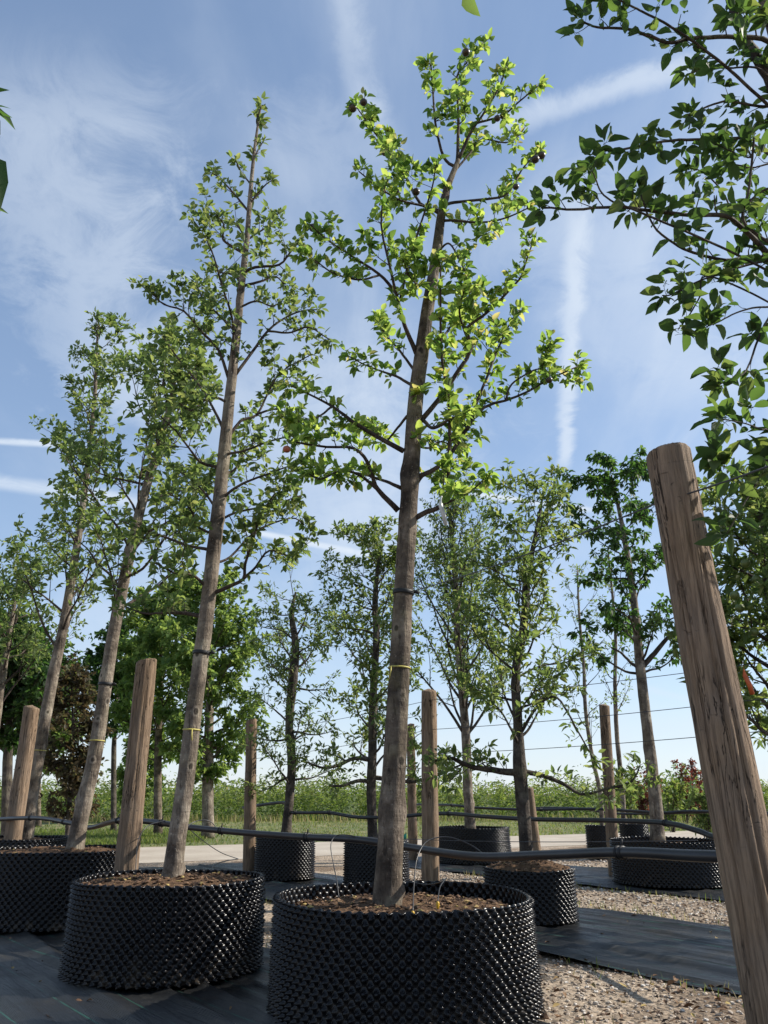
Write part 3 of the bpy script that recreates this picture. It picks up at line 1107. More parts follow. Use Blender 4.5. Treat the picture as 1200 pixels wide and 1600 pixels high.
P1 = pot(632, 5.02, 0.745, 0.555, 'largest black studded pot, nearest the camera, under the tall sunlit tree', wide=1.0, res=8, chips=900, soil_drop=0.065)
P2 = pot(266, 6.02, 0.635, 0.555, 'big black studded pot left of the nearest pot, on dark fabric', res=8, chips=600, soil_drop=0.03)
P3 = pot(92, 8.05, 0.66, 0.615, 'black studded pot at the left edge, behind the big left pot', res=6, chips=200, soil_drop=0.03)
P4 = pot(24, 10.3, 0.62, 0.60, 'mostly hidden black studded pot at far left, behind another pot', res=4, chips=0, soil_drop=0.04)
P5 = pot(446, 11.9, 0.40, 0.54, 'narrow tall black studded pot left of the main trunk, beyond the thick pipe', res=4, chips=0, soil_drop=0.07)
P6 = pot(588, 11.4, 0.43, 0.52, 'black studded pot half hidden behind the main trunk', res=4, chips=0, soil_drop=0.07)
P7 = pot(738, 14.6, 0.63, 0.555, 'wide black studded pot right of the slim brown post, beyond the thick pipe', res=4, chips=0, soil_drop=0.07)
P8 = pot(826, 8.2, 0.42, 0.435, 'low black studded pot just right of the nearest pot', res=6, chips=150, soil_drop=0.0, mound=0.05)
P9 = pot(1040, 11.3, 0.70, 0.53, 'wide black studded pot near the leaning post, crossed by the thick pipe', res=5, chips=0, soil_drop=0.07)
P10 = pot(937, 15.5, 0.25, 0.55, 'small upright black pot behind the wide pot at right', res=4, chips=0)
P11 = pot(990, 16.3, 0.27, 0.55, 'small far black pot peeking out behind the wide pot at right', res=4, chips=0)
PR = pot(1600, 3.15, 0.62, 0.5, 'black studded pot right of the leaning post, outside the picture', res=4, chips=0)


# ------------------------------------------------------------------ posts
def post(top, bot, w, Y, label, Yb=None, n=22, m=46, z0=None, wt=None):
    """rough-hewn round post from its top pixel to its foot; w = width in photo pixels at the top"""
    a = P(top[0], top[1], Y)
    b = P(bot[0], bot[1], Yb or Y)
    b = a + (b - a) * ((a[2] + 0.06) / (a[2] - b[2]))          # carry on into the ground
    R = w * pxm(a) * 0.5
    H = np.linalg.norm(a - b)
    foot = b + (a - b) * (0.06 / (a[2] - b[2]))
    s = np.concatenate([np.linspace(0, 1 - R * 0.16 / H, m), [1 - R * 0.08 / H, 1 - R * 0.02 / H, 1.0]])
    path = b + (a - b) * s[:, None]
    rr = R * (1.10 - 0.10 * s)
    rr[-3] *= 0.985; rr[-2] *= 0.95; rr[-1] *= 0.90
    sd = rng.uniform(0, 90)
    cracks = [(rng.uniform(0, 2 * PI), rng.uniform(0, 1), rng.uniform(0.15, 0.5)) for _ in range(9)]
    knots = [(rng.uniform(0.15, 0.9), rng.uniform(0, 2 * PI)) for _ in range(4)]
    def disp(p, ring, ang):
        out = np.ones((len(p), len(ang)))
        for i in range(len(p)):
            for j in range(len(ang)):
                q = ring[i, j]
                out[i, j] += 0.055 * fbm(q[0] * 1.5 + sd, q[1] * 1.5, p[i][2] * 2.2, 3) + 0.03 * mnoise.noise(Vector((q[0] * 5 + sd, q[1] * 5, p[i][2] * 1.5)))
        for (ca, cs, cl) in cracks:
            for i in range(len(p)):
                f = max(0, 1 - abs(s[i] - cs) / cl) ** 0.5
                if f > 0:
                    aa = ca + 0.12 * mnoise.noise(Vector((s[i] * 9, ca, sd)))
                    da = np.abs(np.angle(np.exp(1j * (ang - aa))))
                    out[i] -= 0.17 * f * np.clip(1 - da / (0.06 + 3.0 / len(ang)), 0, 1)
        for (ks, ka) in knots:
            da = np.angle(np.exp(1j * (ang - ka)))[None, :]
            out += 0.07 * np.exp(-(((s - ks) * H / (R * 0.8)) ** 2)[:, None] - (da / 0.4) ** 2)
        return out
    slope = rng.uniform(-0.5, 0.5, 2) * R * 0.5
    root = empty('wooden_post', foot, label, 'post', 'rough wooden posts among the pots')
    mb = MB()
    tube(mb, path, rr, n, True, disp)
    V = mb.v[0]
    top = V[:, 2] > a[2] - R * 0.5
    V[top, 2] += ((V[top, 0] - a[0]) * slope[0] + (V[top, 1] - a[1]) * slope[1]) / R + rng.normal(size=int(top.sum())) * R * 0.012
    mb.build('shaft', WOOD, root)
    return root, a, b


post((1043, 706), (1216, 1600), 66, 2.8, 'thick weathered wooden post leaning left at the right edge', Yb=2.78, n=110, m=110)
post((229, 1033), (196, 1372), 31, 6.9, 'tall brown wooden post rising behind the big left pot', n=40, m=80)
post((50, 1105), (18, 1325), 23, 9.9, 'leaning brown wooden post at the left edge', n=28)
post((393, 1126), (389, 1361), 17, 12.2, 'grey brown post standing beside the narrow tall pot', n=20)
post((670, 1079), (673, 1384), 23, 9.2, 'pale brown post right behind the main trunk', n=32, m=60)
post((641, 1132), (645, 1318), 13, 15.0, 'thin far post between the main trunk and the pale brown post', n=16)
post((944, 1102), (957, 1312), 16, 12.4, 'brown post rising behind the wide pot at right', n=20)
post((826, 1232), (838, 1332), 15, 9.3, 'short brown stake behind the trunk in the low pot', n=16)


# ------------------------------------------------------------------ main tree (in the nearest pot)
def px_path(pts, Y, ybend=None):
    n = len(pts)
    return [P(x, y, Y + (ybend[i] if ybend else 0)) for i, (x, y) in enumerate(pts)]


YA = 5.02
trA = [(605, 1424), (607, 1370), (611, 1290), (617, 1180), (623, 1070), (629, 950), (635, 850), (640, 770), (645, 690), (650, 620), (659, 550), (669, 478), (681, 405), (689, 340), (697, 300), (706, 275), (716, 250)]
wA = [46, 46, 43, 39, 36, 33, 31, 30, 28, 26, 24, 21, 18, 15, 12, 10, 8]
pA = px_path(trA, YA)
A = Tree('apple_tree', 'tall sunlit apple tree with yellow-green leaves in the nearest pot', 'tree', pA[0], 'bright', BARK, TWIG, leaf=0.053, wid=0.58, seed=11)
A.trunk(pA, [w * pxm(p) * 0.46 for w, p in zip(wA, pA)], n=28, rough=0.05, knots=22, res=150)
BR_A = [
    ([(622, 797), (600, 775), (586, 758), (575, 722), (553, 699), (510, 697), (462, 690)], -0.35, 10, 3),
    ([(588, 763), (560, 742), (530, 735), (500, 748), (480, 740)], -0.2, 6, 2),
    ([(645, 813), (668, 800), (686, 792), (698, 770), (701, 690), (700, 628), (690, 569), (687, 500), (688, 415)], -0.5, 10, 3),
    ([(688, 790), (715, 778), (738, 765), (762, 742)], -0.4, 5, 2),
    ([(626, 762), (597, 750), (551, 738), (505, 743)], 0.5, 7, 2),
    ([(630, 705), (583, 679), (547, 656), (519, 635), (492, 621), (455, 602)], 0.1, 9, 2.5),
    ([(519, 635), (500, 650), (470, 660), (440, 650)], -0.2, 4, 2),
    ([(648, 746), (675, 736), (702, 715), (730, 670), (757, 637), (790, 626), (826, 610), (858, 592), (902, 572)], 0.2, 9, 2.5),
    ([(790, 626), (800, 600), (830, 580), (850, 575)], 0.0, 4, 2),
    ([(730, 672), (748, 620), (767, 573), (782, 537), (797, 505), (812, 484)], 0.5, 6, 2),
    ([(655, 660), (689, 621), (718, 578), (738, 543), (728, 515), (745, 500), (767, 483), (803, 446), (815, 428), (830, 385)], -0.3, 9, 2.5),
    ([(738, 543), (722, 505), (718, 480), (726, 455)], -0.4, 5, 2),
    ([(655, 560), (640, 528), (629, 497), (620, 460), (609, 414), (597, 350), (602, 292)], -0.5, 9, 2.2),
    ([(625, 470), (638, 410), (657, 350), (675, 292), (680, 260)], -0.4, 5, 2),
    ([(620, 458), (592, 428), (551, 400), (515, 377), (484, 350)], -0.35, 6, 2),
    ([(592, 430), (560, 436), (520, 425), (490, 405)], -0.5, 4, 2),
    ([(650, 605), (620, 589), (583, 576), (545, 557)], 0.35, 6, 2),
    ([(636, 650), (615, 676), (600, 690), (585, 660)], 0.6, 5, 2),
    ([(660, 655), (680, 668), (705, 655), (735, 640)], -0.5, 7, 2.5),
    ([(663, 540), (690, 528), (710, 500), (722, 470)], 0.5, 6, 2),
    ([(648, 580), (622, 545), (600, 520), (592, 500)], 0.4, 5, 2),
    ([(690, 330), (657, 318), (629, 267), (602, 231), (579, 199), (557, 168)], 0.15, 6, 2),
    ([(688, 335), (660, 322), (625, 313), (590, 292), (560, 268)], -0.4, 5, 2),
    ([(694, 320), (710, 317), (748, 313), (790, 306), (805, 284), (822, 258), (842, 236)], 0.2, 6, 2),
    ([(690, 345), (710, 345), (753, 348), (790, 341), (825, 325)], -0.3, 5, 2),
    ([(712, 262), (693, 245), (680, 190), (674, 112), (669, 98)], -0.1, 6, 2),
    ([(714, 255), (716, 230), (716, 176), (713, 120), (728, 98), (735, 82)], 0.2, 7, 2),
    ([(716, 250), (735, 208), (753, 180), (780, 135), (790, 105)], -0.2, 6, 2),
    ([(745, 192), (785, 180), (812, 157), (840, 134)], -0.3, 4, 2),
    ([(712, 265), (735, 238), (753, 217), (790, 222), (815, 208)], 0.3, 4, 2),
    ([(683, 395), (700, 380), (715, 400), (730, 430)], -0.5, 4, 2),
    ([(676, 440), (655, 445), (640, 430), (630, 405)], -0.5, 4, 2),
    ([(645, 690), (668, 700), (690, 690), (712, 700)], 0.6, 5, 2),
    ([(640, 775), (665, 740), (690, 735), (735, 730)], 0.5, 5, 2),
]
for (pts, dy, w0, w1) in BR_A:
    A.px_branch(pts, YA, dy, w0, w1, spur=0.040, spurlen=0.05, k=6, start=0.22, sub=1.5)
for py in (705, 640, 600, 520, 470, 380, 360, 300):      # leafy spurs straight off the stem
    i = int(np.argmin([abs(y - py) for (x, y) in trA])); p = pA[i]
    A.cluster(p + np.array((0.02, -0.03, 0)), np.array((rng.uniform(-1, 1), -0.6, 0.5)), 7, 0.075)
A.fruit([(551, 169), (568, 160), (601, 239), (609, 242), (786, 181), (777, 185), (846, 243), (836, 249), (489, 356), (618, 300), (598, 300), (858, 594), (728, 82), (650, 300), (806, 292)], YA, APPLE, 6.0)
A.fruit([(448, 702)], 4.65, simple('apple_red', (0.36, 0.10, 0.05), 0.35, 10.0, 0.4, 0.02, 0.5), 7)
A.band(930, BLACK_STRAP, 0.022, 1.10, 'rubber_tie')
A.band(1040, TAPE, 0.0075, 1.07, 'tape_band', (-0.75, -0.01, 0.06))
mb = MB()
tl = P(690, 775, 4.7)
tube(mb, np.array([tl, tl + (-0.006, 0, -0.05), tl + (0.006, -0.01, -0.10), tl + (0.018, 0, -0.15)]), (0.004, 0.011, 0.012, 0.009), 4)
mb.build('paper_tag', TAG_WHITE, A.root)
print('leaves A', A.finish(300, True))

# ------------------------------------------------------------------ second tree
YB = 6.02
trB = [(266, 1392), (277, 1310), (290, 1220), (303, 1110), (315, 1020), (325, 940), (334, 860), (342, 790), (350, 710), (357, 640), (363, 585), (370, 520), (377, 450), (386, 370), (391, 305), (397, 240), (403, 195), (408, 165)]
wB = [31, 28, 27, 25, 24, 23, 22, 21, 19, 17, 15, 13, 11, 8.5, 7, 5, 3.5, 2.5]
pB = px_path(trB, YB)
B = Tree('apple_tree', 'tall slender green tree in the big left pot, second from the front', 'tree', pB[0], 'green', BARK_PALE, TWIG, leaf=0.053, wid=0.54, seed=23)
B.trunk(pB, [w * pxm(p) * 0.5 for w, p in zip(wB, pB)], n=22, rough=0.05, knots=16, res=120)
BR_B = [
    ([(384, 398), (353, 379), (348, 367), (350, 351), (338, 335)], -0.2, 5, 2),
    ([(385, 372), (370, 350), (360, 345)], 0.2, 4, 2),
    ([(377, 440), (362, 428), (345, 425), (330, 415)], 0.3, 5, 2),
    ([(380, 425), (400, 417), (437, 414), (459, 389), (468, 378)], -0.2, 6, 2),
    ([(378, 447), (412, 439), (431, 432), (445, 445)], 0.3, 5, 2),
    ([(362, 611), (364, 542), (361, 495), (347, 448), (334, 401), (320, 370)], -0.5, 6, 2),
    ([(361, 605), (341, 548), (312, 517), (287, 486), (256, 476), (238, 458)], -0.3, 6, 2),
    ([(353, 680), (335, 640), (309, 598), (272, 551), (255, 525)], 0.4, 6, 2),
    ([(366, 589), (391, 554), (419, 517), (444, 498), (472, 486), (496, 484)], 0.2, 6, 2),
    ([(419, 517), (450, 520), (481, 511), (514, 530)], -0.2, 4, 2),
    ([(352, 690), (375, 658), (400, 648), (420, 610), (440, 580), (482, 556)], 0.3, 6, 2),
    ([(400, 648), (430, 640), (455, 650), (470, 640)], -0.3, 4, 2),
    ([(329, 928), (355, 918), (379, 906), (383, 883), (396, 842), (410, 800), (430, 770)], -0.3, 8, 2.2),
    ([(379, 906), (400, 885), (420, 860), (455, 868), (470, 850)], -0.4, 5, 2),
    ([(318, 964), (290, 958), (260, 957), (225, 958), (195, 948)], 0.2, 8, 2),
    ([(330, 860), (290, 852), (250, 837), (217, 825), (185, 812)], 0.3, 6, 2),
    ([(344, 732), (317, 725), (300, 708), (275, 675), (250, 650)], -0.3, 6, 2),
    ([(336, 835), (308, 821), (298, 796), (280, 780), (262, 770)], -0.4, 5, 2),
    ([(343, 785), (372, 760), (420, 740), (468, 722)], -0.2, 6, 2),
    ([(339, 815), (370, 800), (420, 790), (470, 775)], 0.4, 5, 2),
    ([(333, 880), (360, 870), (400, 830), (455, 810), (475, 820)], 0.5, 5, 2),
    ([(350, 710), (380, 705), (420, 690), (460, 680)], -0.5, 5, 2),
    ([(388, 330), (362, 298), (340, 276), (330, 270)], 0.1, 4, 1.6),
    ([(390, 320), (405, 300), (416, 288), (425, 282)], -0.1, 3.5, 1.6),
    ([(386, 375), (405, 362), (428, 345), (436, 330)], 0.2, 4, 1.6),
    ([(393, 290), (378, 270), (368, 250)], -0.1, 3, 1.6),
    ([(396, 250), (404, 232), (410, 222)], 0.1, 3, 1.6),
    ([(370, 520), (350, 500), (320, 470), (305, 440)], 0.5, 5, 2),
    ([(374, 480), (400, 470), (425, 478), (440, 470)], -0.3, 4, 2),
    ([(358, 630), (330, 620), (300, 640), (280, 630)], -0.5, 5, 2),
    ([(347, 745), (370, 730), (385, 700), (400, 690)], 0.6, 5, 2),
    ([(341, 800), (320, 770), (300, 750), (270, 730)], 0.6, 5, 2),
    ([(326, 920), (300, 900), (270, 895), (240, 880)], -0.4, 6, 2),
    ([(403, 200), (402, 185), (408, 166)], 0.0, 3, 1.6),
]
for (pts, dy, w0, w1) in BR_B:
    B.px_branch(pts, YB, dy, w0, w1, spur=0.042, spurlen=0.085 if w0 > 3 else 0.03, k=5, start=0.16, sub=3.2 if w0 > 4 else 0)
for i in range(12, 18):
    for _ in range(2):
        B.cluster(pB[i] + rng.normal(size=3) * 0.02, norm(np.array((rng.uniform(-1, 1), rng.uniform(-1, 1), 0.6))), 6, 0.066)
B.band(1018, BLACK_STRAP, 0.022, 1.12, 'rubber_tie')
B.band(1134, TAPE, 0.0075, 1.07, 'tape_band', (0.3, 0.005, 0.06))
print('leaves B', B.finish(300, True))

# ------------------------------------------------------------------ third and fourth tree of the front row
YC = 8.05
trC = [(116, 1330), (128, 1270), (148, 1180), (162, 1090), (174, 1010), (186, 945), (204, 860), (222, 785), (243, 715), (258, 665), (270, 610), (277, 560)]
wC = [25, 24, 22, 20, 19, 18, 16, 14, 12, 10, 7, 3]
pC = px_path(trC, YC)
Cc = Tree('apple_tree', 'leaning grey-green tree in the pot at the left edge, yellow tape on its trunk', 'tree', pC[0], 'grey_green', BARK_PALE, TWIG, leaf=0.07, wid=0.52, seed=31)
Cc.trunk(pC, [w * pxm(p) * 0.5 for w, p in zip(wC, pC)], n=18, knots=10, res=90)
Cc.auto(24, 0.42, 0.99, lambda t: 1.15 - 0.75 * max(0, t - 0.5) * 1.6, (15, 60), sub=5, spur=0.08, spurlen=0.11, k=4, rmin=0.0022)
Cc.band(1074, BLACK_STRAP, 0.022, 1.12, 'rubber_tie')
Cc.band(1153, TAPE, 0.0075, 1.07, 'tape_band')
print('leaves C', Cc.finish(300))
YD = 10.3
trD = [(38, 1330), (50, 1240), (66, 1150), (82, 1060), (97, 990), (112, 905), (128, 800), (140, 700), (148, 620), (151, 550), (154, 500)]
wD = [22, 20, 18, 17, 15, 13, 10, 8, 6, 4, 2.5]
pD = px_path(trD, YD)
D = Tree('apple_tree', 'pale green tree with narrow pointed top, leftmost of the front row', 'tree', pD[0], 'grey_green', BARK_PALE, TWIG, leaf=0.068, wid=0.5, seed=41)
D.trunk(pD, [w * pxm(p) * 0.5 for w, p in zip(wD, pD)], n=14, knots=8, res=80)
D.auto(28, 0.36, 0.99, lambda t: 1.40 - 1.18 * t, (25, 65), sub=4, spur=0.09, spurlen=0.09, k=4, rmin=0.0022)
D.band(1178, TAPE, 0.0075, 1.07, 'tape_band')
print('leaves D', D.finish(300))
pE = px_path([(-30, 1330), (-18, 1220), (-5, 1120), (8, 1030), (20, 960), (30, 890)], 12.8)
E = Tree('apple_tree', 'pale leafy crown cut off by the left edge', 'tree', pE[0], 'grey_green', BARK_PALE, TWIG, leaf=0.07, wid=0.5, seed=43)
E.trunk(pE, [w * pxm(p) * 0.5 for w, p in zip([16, 15, 13, 10, 7, 3], pE)], n=12, res=40)
E.auto(22, 0.40, 0.98, lambda t: 1.3 - 0.6 * t, (25, 60), sub=4, spur=0.10, spurlen=0.10, k=5, rmin=0.0025)
E.finish(0)


# ------------------------------------------------------------------ trees of the rows behind
def rowtree(name, label, pts, w, Y, key, bark, seed, n, t0, t1, length, elev, leaf=0.07, wid=0.45, k=4, sub=3, spur=0.09, extra=None, droop=0.0, singles=0, spurlen=0.08, curve=0.5, knots=4, cat='tree', dens=1.0, r_fac=0.33):
    p = px_path(pts, Y)
    T = Tree(name, label, cat, p[0], key, bark, BARK_DARK, leaf=leaf, wid=wid, seed=seed, droop=droop)
    T.trunk(p, [a * pxm(q) * 0.5 for a, q in zip(w, p)], n=12, knots=knots, res=60, rough=0.09)
    T.auto(n, t0, t1, length, elev, r_fac, sub, spur, spurlen, k, curve, dens, 0.0022)
    for (bp, dy, w0, w1, kw) in (extra or []):
        T.px_branch(bp, Y, dy, w0, w1, **kw)
    T.finish(singles)
    return T


rowtree('pear_tree', 'sparse knobbly dark-stemmed tree in the narrow tall pot', [(447, 1304), (452, 1250), (456, 1190), (452, 1130), (458, 1060), (462, 1010), (456, 960), (462, 925)], [15, 14, 14, 13, 15, 12, 8, 3], 11.9, 'grey_green', BARK_DARK, 51,
        29, 0.18, 0.97, lambda t: 0.60, (-20, 50), leaf=0.066, wid=0.36, k=4, sub=4, spur=0.075, curve=0.25, knots=14)
rowtree('apple_tree', 'dark-stemmed espalier-like tree with low side limbs behind the main trunk', [(583, 1315), (580, 1240), (582, 1170), (583, 1090), (588, 1000), (586, 940), (590, 890), (596, 850)], [15, 15, 14, 12, 11, 9, 6, 3], 11.4, 'green', BARK_DARK, 53,
        36, 0.22, 0.98, lambda t: 0.95 - 0.40 * t, (10, 60), leaf=0.068, wid=0.42, k=5, sub=4, spur=0.075,
        extra=[([(580, 1188), (555, 1185), (530, 1196), (505, 1200), (480, 1190)], -0.4, 8, 3, dict(spur=0.05, spurlen=0.13, k=6, start=0.05, sub=5)),
               ([(580, 1222), (560, 1222), (535, 1229), (515, 1228)], -0.6, 8, 3, dict(spur=0.06, spurlen=0.1, k=5)),
               ([(584, 1215), (620, 1218), (650, 1220), (690, 1208), (720, 1195)], -0.6, 8, 3, dict(spur=0.05, spurlen=0.13, k=6, start=0.05, sub=5))])
rowtree('pear_tree', 'many-stemmed upright tree in the wide pot beyond the thick pipe', [(735, 1297), (731, 1230), (728, 1150), (722, 1080), (715, 1000), (712, 920), (706, 840), (700, 790)], [16, 15, 14, 12, 11, 9, 6, 3], 14.6, 'grey_green', BARK_PALE, 57,
        42, 0.26, 0.92, lambda t: 2.25 - 1.45 * t, (50, 74), leaf=0.072, wid=0.42, k=4, sub=4, spur=0.085, curve=0.55, r_fac=0.4)
rowtree('apple_tree', 'old apple tree with long gnarled side limb in the low pot', [(824, 1356), (820, 1290), (813, 1210), (809, 1130), (806, 1050), (818, 980), (825, 900), (838, 830), (852, 752)], [22, 20, 22, 15, 14, 13, 10, 6, 2.5], 8.2, 'green', BARK_DARK, 61,
        30, 0.32, 0.97, lambda t: 0.90 - 0.55 * t, (5, 60), leaf=0.066, wid=0.42, k=4, sub=4, spur=0.065, spurlen=0.085, singles=300, knots=12,
        extra=[([(812, 1208), (780, 1203), (750, 1200), (725, 1192), (700, 1182), (680, 1188)], -0.1, 13, 4, dict(spur=0.04, spurlen=0.12, k=6, start=0.03, sub=5)),
               ([(815, 1205), (850, 1212), (880, 1222), (908, 1238), (940, 1232), (985, 1220), (1000, 1195)], -0.2, 9, 2, dict(spur=0.06, spurlen=0.10, k=4, start=0.05, sub=5)),
               ([(812, 1150), (840, 1105), (870, 1090), (900, 1135), (930, 1190)], -0.5, 6, 2, dict(spur=0.07, spurlen=0.08, k=5))])
rowtree('cherry_tree', 'dark green pale-barked tree with drooping leaves in the wide pot at right', [(1028, 1316), (1024, 1250), (1016, 1180), (1008, 1110), (1000, 1040), (993, 960), (982, 880), (972, 820), (960, 765), (955, 742)], [22, 20, 18, 16, 15, 12, 10, 7, 4, 2.5], 11.3, 'deep', BARK_PALE, 67,
        30, 0.42, 0.98, lambda t: 1.1 - 0.62 * t, (5, 50), leaf=0.075, wid=0.5, k=7, sub=3, spur=0.08, droop=0.75, spurlen=0.07, curve=0.3, knots=14,
        extra=[([(1003, 1042), (1022, 1022), (1042, 1000), (1062, 985), (1085, 960)], -0.3, 10, 4, dict(spur=0.09, spurlen=0.07, k=4, start=0.5)),
               ([(998, 1045), (985, 1035), (970, 1020), (955, 1012)], 0.3, 6, 3, dict(spur=0.08, spurlen=0.07, k=4, start=0.4))])
rowtree('young_tree', 'thin sparse pale sapling in the small upright pot', [(941, 1300), (938, 1240), (925, 1180), (915, 1110), (912, 1040), (905, 960), (902, 890)], [7, 7, 6, 6, 5, 4, 2], 15.5, 'grey_green', BARK_PALE, 71,
        16, 0.35, 0.97, lambda t: 0.75 - 0.3 * t, (45, 70), leaf=0.06, wid=0.4, k=3, sub=2, spur=0.13, dens=0.7)
rowtree('young_tree', 'slim sapling with bare lower twigs beside the brown far post', [(975, 1300), (972, 1230), (964, 1150), (961, 1070), (962, 1000), (957, 930), (950, 860)], [8, 8, 7, 6, 5, 4, 2], 16.3, 'grey_green', BARK_PALE, 73,
        16, 0.35, 0.97, lambda t: 0.8 - 0.35 * t, (40, 70), leaf=0.06, wid=0.4, k=3, sub=2, spur=0.14, dens=0.7)
RT = rowtree('apple_tree', 'leafy apple tree with green fruit behind the leaning post, orange tag hanging', [(1245, 1400), (1235, 1280), (1225, 1150), (1215, 1030), (1205, 930), (1195, 850), (1185, 780)], [34, 32, 30, 26, 20, 13, 5], 7.2, 'green', BARK_DARK, 79,
        30, 0.25, 0.97, lambda t: 0.98 - 0.45 * t, (5, 60), leaf=0.075, wid=0.42, k=6, sub=5, spur=0.07, spurlen=0.10, singles=300)
RT.r = np.random.default_rng(5)
for (x, y) in ((1156, 950), (1178, 987), (1182, 905), (1148, 930), (1165, 880)):
    c = P(x, y, 6.9)
    mb = MB()
    nu, nv = 10, 8; R = 7.5 * pxm(c)
    v = [c + R * np.array((math.sin(PI * j / 7) * math.cos(2 * PI * i / nu), math.sin(PI * j / 7) * math.sin(2 * PI * i / nu), math.cos(PI * j / 7) * 0.92)) for j in range(nv) for i in range(nu)]
    mb.add(v, [(j * nu + i, (j + 1) * nu + i, (j + 1) * nu + (i + 1) % nu, j * nu + (i + 1) % nu) for j in range(nv - 1) for i in range(nu)])
    mb.build('apple', APPLE_GREEN, RT.root)
mb = MB()
tp = P(1162, 1046, 6.6)
tube(mb, np.array([tp, tp + (0.002, 0, -0.04), tp + (0.018, -0.01, -0.10), tp + (0.030, 0, -0.155)]), (0.003, 0.016, 0.017, 0.016), 4)
tube(mb, np.array([tp + (0, 0, 0.05), tp]), 0.0015, 3)
mb.build('hanging_tag', TAG_RED, RT.root)

# ------------------------------------------------------------------ the near tree whose branches hang in from the upper right
pR = [np.array((P(1590, 1300, 3.15)[0], 3.15 * S, 0.34)), np.array((1.80, 2.36, 1.2)), np.array((1.74, 2.34, 2.1)), np.array((1.70, 2.36, 3.0)), np.array((1.66, 2.36, 3.9)), np.array((1.62, 2.36, 4.7))]
R_ = Tree('apple_tree', 'near apple tree whose big-leaved branches hang in at upper right', 'tree', pR[0], 'near', BARK, BARK_DARK, leaf=0.062, wid=0.50, seed=91)
R_.trunk(pR, [0.075, 0.068, 0.06, 0.045, 0.03, 0.012], n=18, knots=8, res=60)
BR_R = [
    ([(1235, 190), (1195, 105), (1165, 55), (1140, -10), (1120, -60)], 3.0, 2.9, 26, 12),
    ([(1200, 65), (1150, 58), (1080, 62), (1040, 68), (985, 48), (935, 45), (905, 35)], 2.9, 2.7, 11, 3),
    ([(1080, 62), (1030, 30), (990, 10), (940, -15)], 2.8, 2.6, 6, 3),
    ([(1230, 170), (1180, 165), (1135, 158), (1105, 165), (1075, 180)], 3.1, 3.0, 6, 3),
    ([(1190, 110), (1140, 105), (1100, 108), (1075, 115)], 2.9, 3.2, 5, 2),
    ([(1230, 195), (1190, 195), (1160, 215), (1100, 218), (1050, 220), (1000, 228), (955, 240), (925, 250)], 3.1, 2.9, 8, 3),
    ([(1160, 215), (1175, 245), (1150, 240), (1120, 225)], 3.0, 2.9, 5, 2),
    ([(1240, 420), (1200, 395), (1165, 360), (1135, 340), (1080, 338), (1020, 330), (960, 325), (900, 327), (850, 325)], 3.1, 2.6, 13, 3),
    ([(1165, 352), (1170, 290), (1178, 215)], 2.9, 2.8, 7, 4),
    ([(1000, 330), (960, 315), (940, 300), (932, 280), (925, 265)], 2.75, 2.6, 5, 2),
    ([(1240, 415), (1180, 400), (1140, 407), (1100, 400), (1060, 385), (1020, 350), (1000, 300)], 3.2, 3.0, 9, 3),
    ([(1240, 405), (1180, 410), (1130, 425), (1090, 440), (1050, 460), (1035, 462)], 3.0, 2.8, 6, 2),
    ([(1110, 432), (1095, 465), (1075, 495), (1060, 515)], 2.9, 2.8, 4, 2),
    ([(1235, 490), (1190, 480), (1150, 490), (1120, 505), (1105, 510)], 2.8, 2.7, 5, 2),
    ([(1230, 460), (1200, 500), (1180, 540), (1165, 580), (1145, 595), (1125, 600)], 2.9, 2.7, 6, 2),
    ([(1245, 600), (1225, 650), (1210, 690), (1200, 720), (1172, 770), (1135, 835)], 2.7, 2.6, 6, 2.5),
    ([(1212, 680), (1190, 672), (1160, 662), (1128, 655)], 2.65, 2.5, 4, 2),
    ([(1200, 720), (1175, 745), (1150, 735), (1125, 726)], 2.65, 2.5, 4, 2),
    ([(1230, 290), (1190, 300), (1150, 330), (1130, 300), (1100, 270), (1080, 262)], 3.3, 3.4, 6, 2),
    ([(1235, 30), (1200, 20), (1180, 5), (1150, 20)], 2.8, 2.6, 6, 2),
    ([(1230, 250), (1200, 255), (1170, 260), (1130, 250)], 3.3, 3.2, 6, 2),
]
for (pts, y0, y1, w0, w1) in BR_R:
    n = len(pts)
    q = [P(x, y, y0 + (y1 - y0) * i / (n - 1)) for i, (x, y) in enumerate(pts)]
    m = pxm(q[0])
    # carry each limb back to the stem outside the picture
    h = min(max(q[0][2] - 0.25, 1.6), 4.2)
    st = np.array((np.interp(h, [p[2] for p in pR], [p[0] for p in pR]), 2.36, h))
    q = [st, st * 0.45 + q[0] * 0.55 + np.array((0, 0, 0.03))] + q
    tot = sum(np.linalg.norm(q[i + 1] - q[i]) for i in range(len(q) - 1)); back = np.linalg.norm(q[2] - q[0])
    R_.branch(q, w0 * m * 0.5, w1 * m * 0.45, spur=0.068, spurlen=0.06, k=5, start=min(0.75, max(0.1, back / tot * 0.75)), res=40)
# the tip that dips in at the top of the picture
q = [np.array((1.66, 2.36, 3.9)), np.array((1.1, 1.9, 3.75)), P(800, -130, 1.9), P(742, -60, 1.85)]
R_.branch(q, 0.012, 0.003, spur=0.2, spurlen=0.05, k=2, start=0.7)
lp = P(731, -12, 1.85)
R_.L.append((lp[None], norm(P(745, 55, 1.82) - lp)[None], norm(np.array((-0.85, -0.45, 0.1)))[None], np.array([0.085])))
R_.auto(5, 0.72, 0.98, lambda t: 0.7 - 0.4 * t, (20, 60), sub=3, spur=0.08, spurlen=0.09, k=5)
print('leaves R', R_.finish(300, True))

